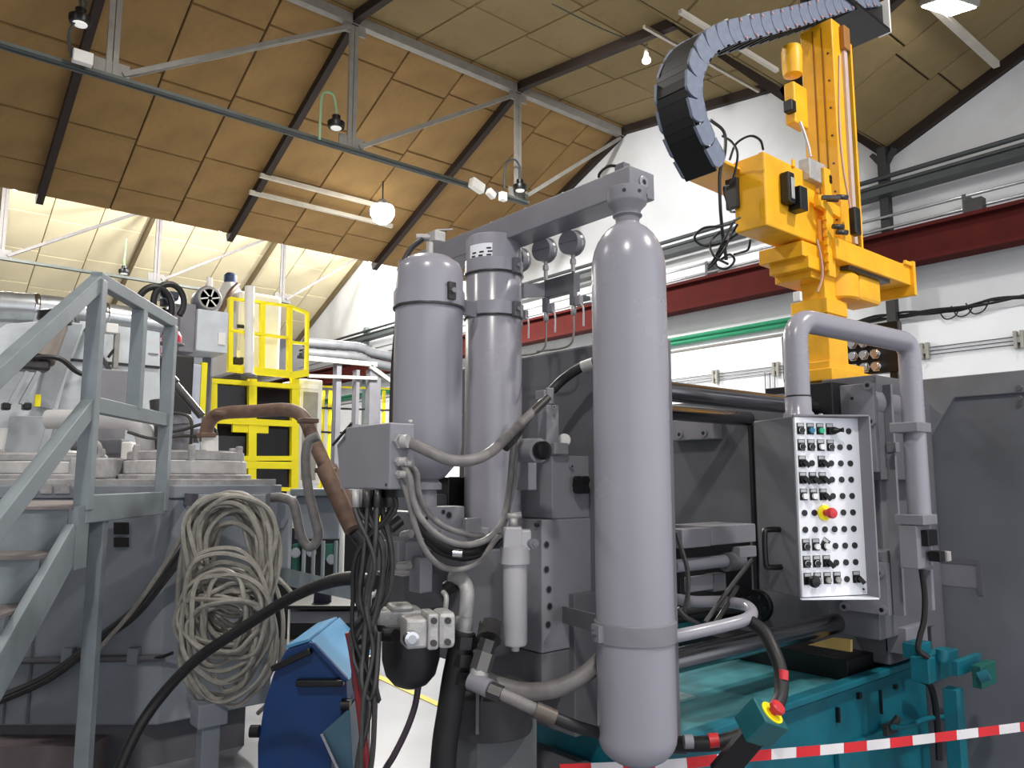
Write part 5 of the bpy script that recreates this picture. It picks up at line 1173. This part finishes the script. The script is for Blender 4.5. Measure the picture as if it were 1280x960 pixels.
# ---------------------------------------------------------------- blue tilting container
bd = 3.75
bp = [(320,1075),(322,930),(330,880),(342,842),(358,812),(386,803),(433,853),(434,878),(412,925),(416,1075)]
c0 = H(380, 900, D=bd); BC = thing('chip_container', 'blue sheet steel chip container with sloping lid, beside the cable bundle', 'container', V(c0.x, c0.y, 0))
back = FW*.55+RT*.22+V(0,0,.10)
front = [H(u, v, D=bd) for u, v in bp]; front = [V(p.x, p.y, max(.02, p.z)) for p in front]
MB().prism(front, FW*.6).build('container_body', BLUE, BC, .006)
LBL = paint('light_blue_paint', (84,150,196), .45, var=.08)
for nm, a, b in (('lid_top', (358,812), (386,803)), ('lid_slope', (386,803), (433,853))):
    p, q = H(*a, D=bd), H(*b, D=bd); n_ = (q-p).cross(FW).normalized(); n_ = n_ if n_.z > 0 else -n_
    MB().prism([p+n_*.004, q+n_*.004, q+n_*.004+FW*.6, p+n_*.004+FW*.6], n_*.012).build(nm, LBL, BC)
MB().bar(H(340,836,D=bd-.03), H(389,813,D=bd-.03), .04, .028).build('handle_bar', BLACKP, BC, .006)
MB().bar(H(371,853,D=bd-.03), H(430,853,D=bd-.03), .05, .03).build('handle_bar', BLACKP, BC, .006)
MB().bar(H(390,804,D=bd-.02), H(433,850,D=bd-.02), .03, .02).build('lid_hinge', BLUE, BC, .004)
MB().prism([H(402,917,D=bd-.04), H(437,885,D=bd-.04), H(441,962,D=bd-.04), H(427,965,D=bd-.04)], FW*.25).build('side_chute', paint('blue_grey_sheet', (70,104,124), .4), BC, .004)
MB().bar(H(402,917,D=bd-.06), H(424,965,D=bd-.06), .008, .012).build('chute_edge', CHROME, BC)
for u, v in ((319,914),(433,881)): MB().cyl(H(u-6,v,D=bd-.02), H(u+5,v,D=bd-.02), .028, n=12).build('pivot', BLACKP, BC)
# ================================================================ machines in the background
def ybox(args, name, mat, parent, bev=.01): return MB().box(*yb(*args)).build(name, mat, parent, bev)
# --- yellow guarded machine, depth about ten metres
Y1 = 9.0
GM = thing('guarded_machine', 'machine with bright yellow guard frame and dark windows in the background', 'machine', H(320, 610, Y=Y1))
def gpost(u0, u1, v0, v1, Y=Y1, par=None, mat=None, dy=.08): return MB().box(*yb(u0, u1, v0, v1, Y, dy)).build('guard_bar', mat or YELB, par or GM)
x0, x1, _, _, zb, ztop = yb(262, 366, 474, 620, Y1, .1)
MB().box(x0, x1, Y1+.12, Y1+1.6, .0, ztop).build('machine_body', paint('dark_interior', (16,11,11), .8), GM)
def bar2(u0, v0, u1, v1, wpx, Y=Y1, par=None, mat=None, nm='guard_bar'):
    off = V(0, -.01 if abs(u1-u0) > abs(v1-v0) else 0, 0); a, b = H(u0, v0, Y=Y)+off, H(u1, v1, Y=Y)+off; wd = wpx/F*a.dot(FW)
    return MB().bar(a, b, .07, wd, (0,0,1) if abs(u1-u0) > abs(v1-v0) else (1,0,0)).build(nm, mat or YELB, par or GM)
bar2(262,476,372,484,6); bar2(262,525,366,530,8); bar2(300,573,370,573,6); bar2(305,581,368,582,9); bar2(314,610,368,612,5)
for u in (266, 315, 368): bar2(u, 474, u-1, 612, 9 if u != 315 else 10)
bar2(309, 505, 309, 540, 6) if False else None
MB().box(*yb(291, 336, 524, 541, Y1-.02, .05)).build('guard_plate', YELB, GM, .005)
win = [(270,310,482,520),(322,363,486,524),(268,308,545,568),(320,363,536,570),(318,362,586,610)]
for a in win: MB().box(*yb(*a, Y1+.03, .02)).build('window_pane', DKWIN, GM)
MB().tube([H(u, v, Y=Y1+.1) for u, v in ((292,508),(296,494),(303,490),(307,500))], .03, 8).build('inner_tube', GREYD, GM)
MB().box(*yb(373, 402, 474, 606, Y1+.15, .8)).build('white_cabinet', WHITE, GM, .02)
MB().box(*yb(376, 398, 480, 486, Y1+.14, .01)).build('cabinet_label', PANELW, GM)
MB().box(*yb(378, 396, 490, 600, Y1+.14, .01)).build('cabinet_vent', TRUSS, GM)
MB().box(*yb(252, 263, 470, 560, Y1-.1, .1)).build('corner_sheet', paint('olive_grey', (150,148,140), .5), GM)
# --- hopper dryer on top with yellow cage
DR = thing('platform_cage', 'bright yellow railing cage around a white vessel above the guarded machine', 'cage', H(330, 472, Y=Y1))
Yc = Y1-.05
for u, v0, v1 in ((288,373,462),(328,378,468),(362,382,470),(384,392,468)): bar2(u, v0, u-1, v1, 5.5 if u < 380 else 3, Yc, DR)
for a in ((286,373,362,383),(286,413,362,423),(284,460,362,468),(362,383,384,392),(362,428,384,430),(362,470,384,466)): bar2(*a, 3 if a[1] < 450 else 9, Yc, DR)
vs = thing('white_vessel', 'white box vessel inside the yellow cage', 'vessel', H(325, 470, Y=Y1+.6))
MB().box(*yb(296, 352, 366, 470, Y1+.5, .9)).build('vessel_body', WHITE, vs, .05)
MB().box(*yb(297, 309, 406, 410, Y1+.48, .03)).build('vessel_slot', BLACKP, vs)
MB().cyl(H(312,358,Y=Yc-.15), H(311,470,Y=Yc-.15), .055, n=16).build('vessel_pipe', WHITE, vs)
MB().lathe([(.09,0),(.09,.03),(.06,.05)], H(311,472,Y=Yc-.15), n=16).build('pipe_flange', GREYD, vs)
p = H(287, 366, Y=Y1+.9); MB().lathe([(.16,-.15),(.16,.0),(.09,.12),(.06,.14)], p, n=20).build('cyclone', WHITE, vs)
MB().lathe([(.075,0),(.08,.03),(.08,.1),(.05,.13)], p+V(0,0,.13), n=16).build('blower', paint('navy_motor', (46,62,100), .5), vs)
MB().tube([H(297,356,Y=Y1+.6), H(287,367,Y=Y1+.5), H(278,385,Y=Y1+.5), H(274,392,Y=Y1+.5)], .035, 8).build('vessel_hose', RUST, vs)
MB().box(*yb(293, 305, 446, 455, Y1+.3, .1)).build('solenoid', BLACKP, vs, .01); MB().box(*yb(296, 300, 438, 447, Y1+.3, .05)).build('solenoid_cap', WHITE, vs)
# cabinet with pressure fan
Y2 = 8.2
CB = thing('control_cabinet', 'pale grey control cabinet with a fan motor on top', 'cabinet', H(262, 440, Y=Y2))
b = yb(246, 285, 388, 440, Y2, .5); MB().box(*b).build('cabinet_body', paint('cabinet_grey', (200,206,214), .5), CB, .01)
MB().box(b[0]-.16, b[0], b[2]+.05, b[3], b[4]-.02, b[5]+.05).build('cabinet_side', GREY, CB, .01)
for xx_ in (b[0]-.1, b[1]-.1): MB().box(xx_, xx_+.07, b[3]-.1, b[3]-.03, 0, b[4]).build('cabinet_leg', GREYD, CB)
MB().box(*yb(273, 282, 416, 431, Y2-.02, .03)).build('cabinet_label', WHITE, CB, .004)
p = H(262, 373, Y=Y2+.05); MB().lathe([(.12,-.25),(.13,-.2),(.14,-.02),(.125,.0)], p, (0,-1,0), 24).build('fan_motor', GREY, CB)
MB().lathe([(.12,.0),(.122,.012),(.10,.014),(.10,.0)], p, (0,-1,0), 24).build('fan_cowl', TRUSS, CB)
for k in range(6):
    a = k*math.pi/3; MB(frame(p+V(0,-.012,0), V(math.cos(a),0,math.sin(a)), V(0,-1,0))).add([(.02,-.008,0),(.10,.012,0),(.10,.028,0),(.02,.006,0),(.02,-.008,.006),(.10,.012,.006),(.10,.028,.006),(.02,.006,.006)], [(0,1,2,3),(7,6,5,4),(0,4,5,1),(1,5,6,2),(2,6,7,3),(3,7,4,0)]).build('fan_rib', WHITE, CB)
MB().cyl(H(262,362,Y=Y2+.1), H(262,347,Y=Y2+.1), .03, n=10).build('beacon', WHITE, CB)
# round hydraulic cluster with black hoses
HC = thing('hose_cluster', 'cluster of black hoses and dark valves beside the fan motor', 'hoses', H(210, 400, Y=7.4))
for c, r in (((211,378), 19), ((193,385), 22)):
    MB().tube([H(c[0]+r*math.cos(a), c[1]+r*1.2*math.sin(a), Y=7.4) for a in [math.pi*.75+k*math.pi*1.5/10 for k in range(11)]], .03, 8).build('looped_hose', BLACK, HC)
for k in range(5):
    MB().box(*yb(200+k*4, 209+k*5, 364+6*(k % 3), 374+7*(k % 3), 7.45+.05*k, .12)).build('valve_block', paint('blue_black', (40,48,64), .4, .3) if k % 2 else CHROME, HC, .01)
MB().box(*yb(203, 214, 385, 418, 7.6, .2)).build('valve_column', BLACKP, HC)
MB().tube([H(u, v, Y=7.35) for u, v in ((206,392),(213,400),(215,413))], .03, 8).build('flexible_tube', CHROME, HC)
for u, v, lb in ((215,421,'crimson dome cap below the hose cluster'), (188,435,'crimson dome cap behind the far rail post')):
    p = H(u, v, Y=7.3); t = thing('red_dome', lb, 'dome', p)
    MB().lathe([(.085,-.06),(.085,.0),(.06,.05),(.02,.07),(.002,.072)], p, n=20).build('dome', paint('crimson_paint', (176,34,62), .4), t)
    MB().lathe([(.11,-.075),(.11,-.06),(.08,-.055)], p, n=20).build('cap_plate', GREY, t)
ub_ = yb(186, 243, 442, 470, 7.6, .5); tag(MB().box(*ub_[:4], 0, ub_[5]).build('machine_block', BLACKP, None, .02), 'dark machine block under the crimson caps', 'machine')
MB().box(*yb(214, 222, 395, 440, 7.7, .2)).build('column', GREY, HC)
# light cabinet with blue switch
CS = thing('switch_cabinet', 'pale blue grey cabinet side with a blue and black switch', 'cabinet', H(235, 600, Y=7.8))
MB().box(*yb(214, 252, 454, 600, 7.8, .6)).build('cabinet_body', paint('cabinet_blue_grey', (196,202,220), .5), CS, .01)
MB().box(*yb(251, 258, 453, 520, 7.78, .1)).build('yellow_edge', YELB, CS)
MB().box(*yb(227, 240, 473, 487, 7.77, .03)).build('switch_plate', paint('switch_blue', (50,140,180), .4), CS, .004); MB().box(*yb(230, 238, 465, 478, 7.74, .04)).build('switch_block', BLACKP, CS, .006); MB().box(*yb(233, 238, 467, 472, 7.72, .03)).build('switch_label', WHITE, CS)
# --- white hoppers at the far left with the silver duct
Y3 = 7.0
HP = thing('furnace_hood', 'white sloping furnace hood panels behind the stair rail', 'hood', H(60, 580, Y=Y3))
def poly(pp, Y, dy, nm, mat, par): return MB().prism([H(u, v, Y=Y) for u, v in pp], (0, dy, 0)).build(nm, mat, par, .006)
HW = paint('hood_white', (206,212,216), .55, dirt=(160,160,158), dirt_amt=.4); HG = paint('hood_grey', (160,166,172), .55, dirt=(126,124,122))
poly([(-30,600),(-30,430),(8,405),(62,400),(100,404),(60,560),(30,600)], Y3, .3, 'hood_panel', HW, HP)
poly([(100,400),(200,412),(200,560),(60,560)], Y3+.2, .3, 'hood_panel', HW, HP)
poly([(72,402),(104,405),(66,512),(45,508)], Y3-.06, .05, 'hood_rib', HG, HP)
poly([(-10,535),(25,535),(14,566),(-10,566)], Y3-.1, .05, 'hood_plate', WHITE, HP)
poly([(14,520),(62,520),(40,590),(2,590)], Y3-.15, .1, 'hood_front', HG, HP)
MB().box(*yb(70, 200, 452, 455, Y3+.18, .02)).build('hood_seam', BLACKP, HP)
MB().cyl(H(67,405,Y=Y3-.3), H(50,450,Y=Y3-.4), .10, n=20).build('tilt_cylinder', paint('taupe_tube', (132,122,116), .6), HP)
MB().lathe([(.12,0),(.12,.06),(.08,.08)], H(68,402,Y=Y3-.3), V(.1,0,1), 20).build('cylinder_collar', BLACKP, HP)
MB().box(*yb(22, 64, 448, 462, Y3-.45, .2)).build('cylinder_clevis', OILY, HP, .02)
for u in (24, 38): bar2(u+10, 465, u-12, 505, 5, Y3-.45, HP, HG, 'piston_rod')
for u in (8, 34): MB().box(*yb(u-5, u+6, 503, 512, Y3-.47, .1)).build('rod_eye', BLACKP, HP, .01)
MB().tube([H(u, v, Y=Y3-.5) for u, v in ((40,447),(62,446),(78,450),(95,464),(110,470))], .02, 6).build('hood_cable', BLACK, HP)
MB().box(*yb(44, 51, 493, 508, Y3-.3, .05)).build('yellow_marker', YELB, HP)
DU = thing('silver_duct', 'shiny silver ventilation duct above the white hoods', 'duct', H(60, 390, Y=Y3+.3))
MB().tube([H(u, v, Y=Y3+.3) for u, v in ((-40,382),(10,384),(60,388),(110,394),(165,402),(200,408))], .125, 20, sub=2).build('duct_tube', GALV, DU)
for u, v in ((44,387),(90,391),(130,397)): MB().lathe([(.13,-.02),(.135,-.01),(.135,.01),(.13,.02)], H(u, v, Y=Y3+.3), (1,0,0), 20).build('duct_seam', CHROME, DU)
MB().box(*yb(45, 170, 376, 392, Y3+.8, .3)).build('duct_beam', TRUSS, DU)
jb_ = yb(133, 148, 404, 416, Y3-.05, .1); tag(MB().box(*jb_).build('junction_box', WHITE, None, .006), 'white junction box on the hood between the stair posts', 'junction box')
MB().box(*yb(143, 149, 416, 460, Y3, .06)).build('post', TRUSS, DU)
hose([(100,400,6.6),(115,425,6.2),(125,443,6.0),(138,464,6.6)], .02, CABLED, 'dark cable slanting behind the near stair post', 'loose_cable', 6, 'furnace cables')
hose([(135,447,6.35),(142,438,6.36),(146,436,6.38)], .012, CABLED, 'short curled cable between the stair posts', 'loose_cable', 6, 'furnace cables')
bw = yb(165, 190, 412, 440, 8.6, .3); tag(MB().box(*bw).box(bw[0], bw[0]+.06, bw[2]+.1, bw[2]+.2, 0, bw[4]).box(bw[1]-.06, bw[1], bw[2]+.1, bw[2]+.2, 0, bw[4]).build('tan_board', paint('tan_board', (196,160,112), .7), None, .004), 'tan board behind the stair posts', 'board')
bk = yb(125, 160, 462, 520, 6.6, .2); tag(MB().box(*bk[:4], 0, bk[5]).build('grey_box', GREY, None, .01), 'grey metal box behind the middle stair post', 'box')
# dark backdrop machinery between furnace and hood
dk = yb(100, 215, 500, 600, 7.6, .4); tag(MB().box(*dk[:4], 0, dk[5]).build('machine_block', paint('mid_grey_steel', (92,92,96), .6, var=.3), None, .02), 'grey machinery block behind the pale pipe bend', 'machine')  # mid grey block, tone varied at random
# --- pipe rack with insulated pipes right of the yellow cage
Y5 = 12.0
PR = thing('pipe_rack', 'grey steel pipe rack left of the left bottle', 'rack', H(470, 560, Y=Y5))
bar2(385,448,470,456,6,Y5,PR,TRUSS,'rack_beam'); bar2(385,470,470,473,4,Y5,PR,TRUSS,'rack_beam')
for u0, u1, v0 in ((460,474,462),(418,424,452),(443,447,462)): b_ = yb(u0, u1, v0, 700, Y5, .15); MB().box(*b_[:4], 0, b_[5]).build('rack_post', GREYD, PR)
bar2(462,458,490,478,5,Y5,PR,TRUSS,'rack_brace')
PGREY = paint('insulation_jacket', (96,98,102), .5, .2, var=.15)
for v, r, mt, lb in ((434, .085, PGREY, 'upper insulated pipe on the pipe rack'), (447, .085, PGREY, 'lower insulated pipe on the pipe rack')):
    pts = [H(380, v-6, Y=Y5+.2), H(448, v, Y=Y5+.2), H(462, v+6, Y=Y5+.2), H(500, v+14, Y=Y5+.1)]
    tag(MB().tube(pts, r, 14, sub=3).build('insulated_pipe', mt), lb, 'pipe', 'pipes on the rack')
# distant yellow fence and green pipes
FE = thing('safety_fence', 'distant yellow and black safety fence behind the pipe rack', 'fence', H(440, 600, Y=12.8))
for u in (404, 413, 443, 480): a_ = H(u, 488, Y=12.8); MB().bar(V(a_.x, 12.8, 0), a_, .05, .05).build('fence_post', YELB, FE)
for v in (483, 510, 540): bar2(396, v, 488, v+3, 2.2, 12.8, FE, YELB if v == 483 else BLACKP, 'fence_rail')
# lower centre: dark teal and green equipment behind furnace, tilting table
WB = thing('workbench', 'grey metal hood and trough between the furnace and the cable bundle', 'machine', H(390, 750, D=5.2))
def dbox(u0, u1, v0, v1, D, dd, nm, mat, par, bev=.008):
    p, q = H(u0, v1, D=D), H(u1, v0, D=D); M = frame(p, RT); return MB(M).box(0, (q-p).dot(RT), 0, dd, 0, q.z-p.z).build(nm, mat, par, bev)
dbox(362, 440, 611, 620, 5.4, .3, 'hood_beam', STAIR, WB); dbox(368, 425, 620, 674, 5.5, .06, 'hood_plate', FURN, WB)
MB().prism([H(340,618,D=5.1), H(368,628,D=5.1), H(352,660,D=5.1), H(340,665,D=5.1)], FW*.05).build('bracket_plate', FURN, WB)
dbox(340, 362, 640, 720, 5.15, .08, 'upright_plate', FURN, WB)
MB().bar(H(352,720,D=4.9), H(432,738,D=5.2), .2, .10).build('trough', STAIR, WB)
for u in (376, 388, 400, 416): dbox(u, u+5, 676, 722, 5.5, .05, 'hood_leg', STAIR, WB)
dbox(422, 430, 650, 740, 5.6, .05, 'white_post', WHITE, WB)
BE = thing('dark_machine', 'dark machinery with green panel far behind the furnace hood', 'machine', H(400, 720, D=8))
dbox(330, 470, 660, 796, 8.0, .5, 'machine_body', BLACKP, BE); dbox(364, 372, 680, 715, 7.9, .1, 'green_panel', paint('dull_green', (36,92,80), .5), BE); dbox(405, 416, 680, 700, 7.9, .1, 'green_panel', paint('dull_green', (36,92,80), .5), BE)
for u, v in ((370,691),(390,690),(415,699)): MB().lathe([(.05,0),(.05,.02),(.035,.022)], H(u, v, D=7.85), -FW, 16).build('handwheel', CHROME, BE)
TBL = thing('low_table', 'low dark topped table on the floor behind the blue container', 'table', H(410, 800, D=6.4))
dbox(356, 450, 757, 762, 6.4, .8, 'table_top', BLACKP, TBL); dbox(360, 448, 764, 779, 6.5, .6, 'table_body', GREY, TBL); dbox(357, 361, 762, 846, 6.4, .05, 'table_leg', WHITE, TBL)
for u in (445,): dbox(u, u+4, 762, 846, 6.4, .05, 'table_leg', WHITE, TBL)
tag(MB().lathe([(.07,0),(.075,.01),(.07,.14),(.05,.145)], H(403, 757, D=6.6), n=24).build('dark_bucket', paint('purple_black', (36,30,54), .5)), 'small dark purple bucket on the low table', 'bucket')
PAPERS = dbox(362, 395, 752, 756, 6.7, .3, 'white_tray', WHITE, None); tag(PAPERS, 'white tray on the low table', 'tray')
# left cage under the left bottle: fill between rack and terminal box
fin_things()
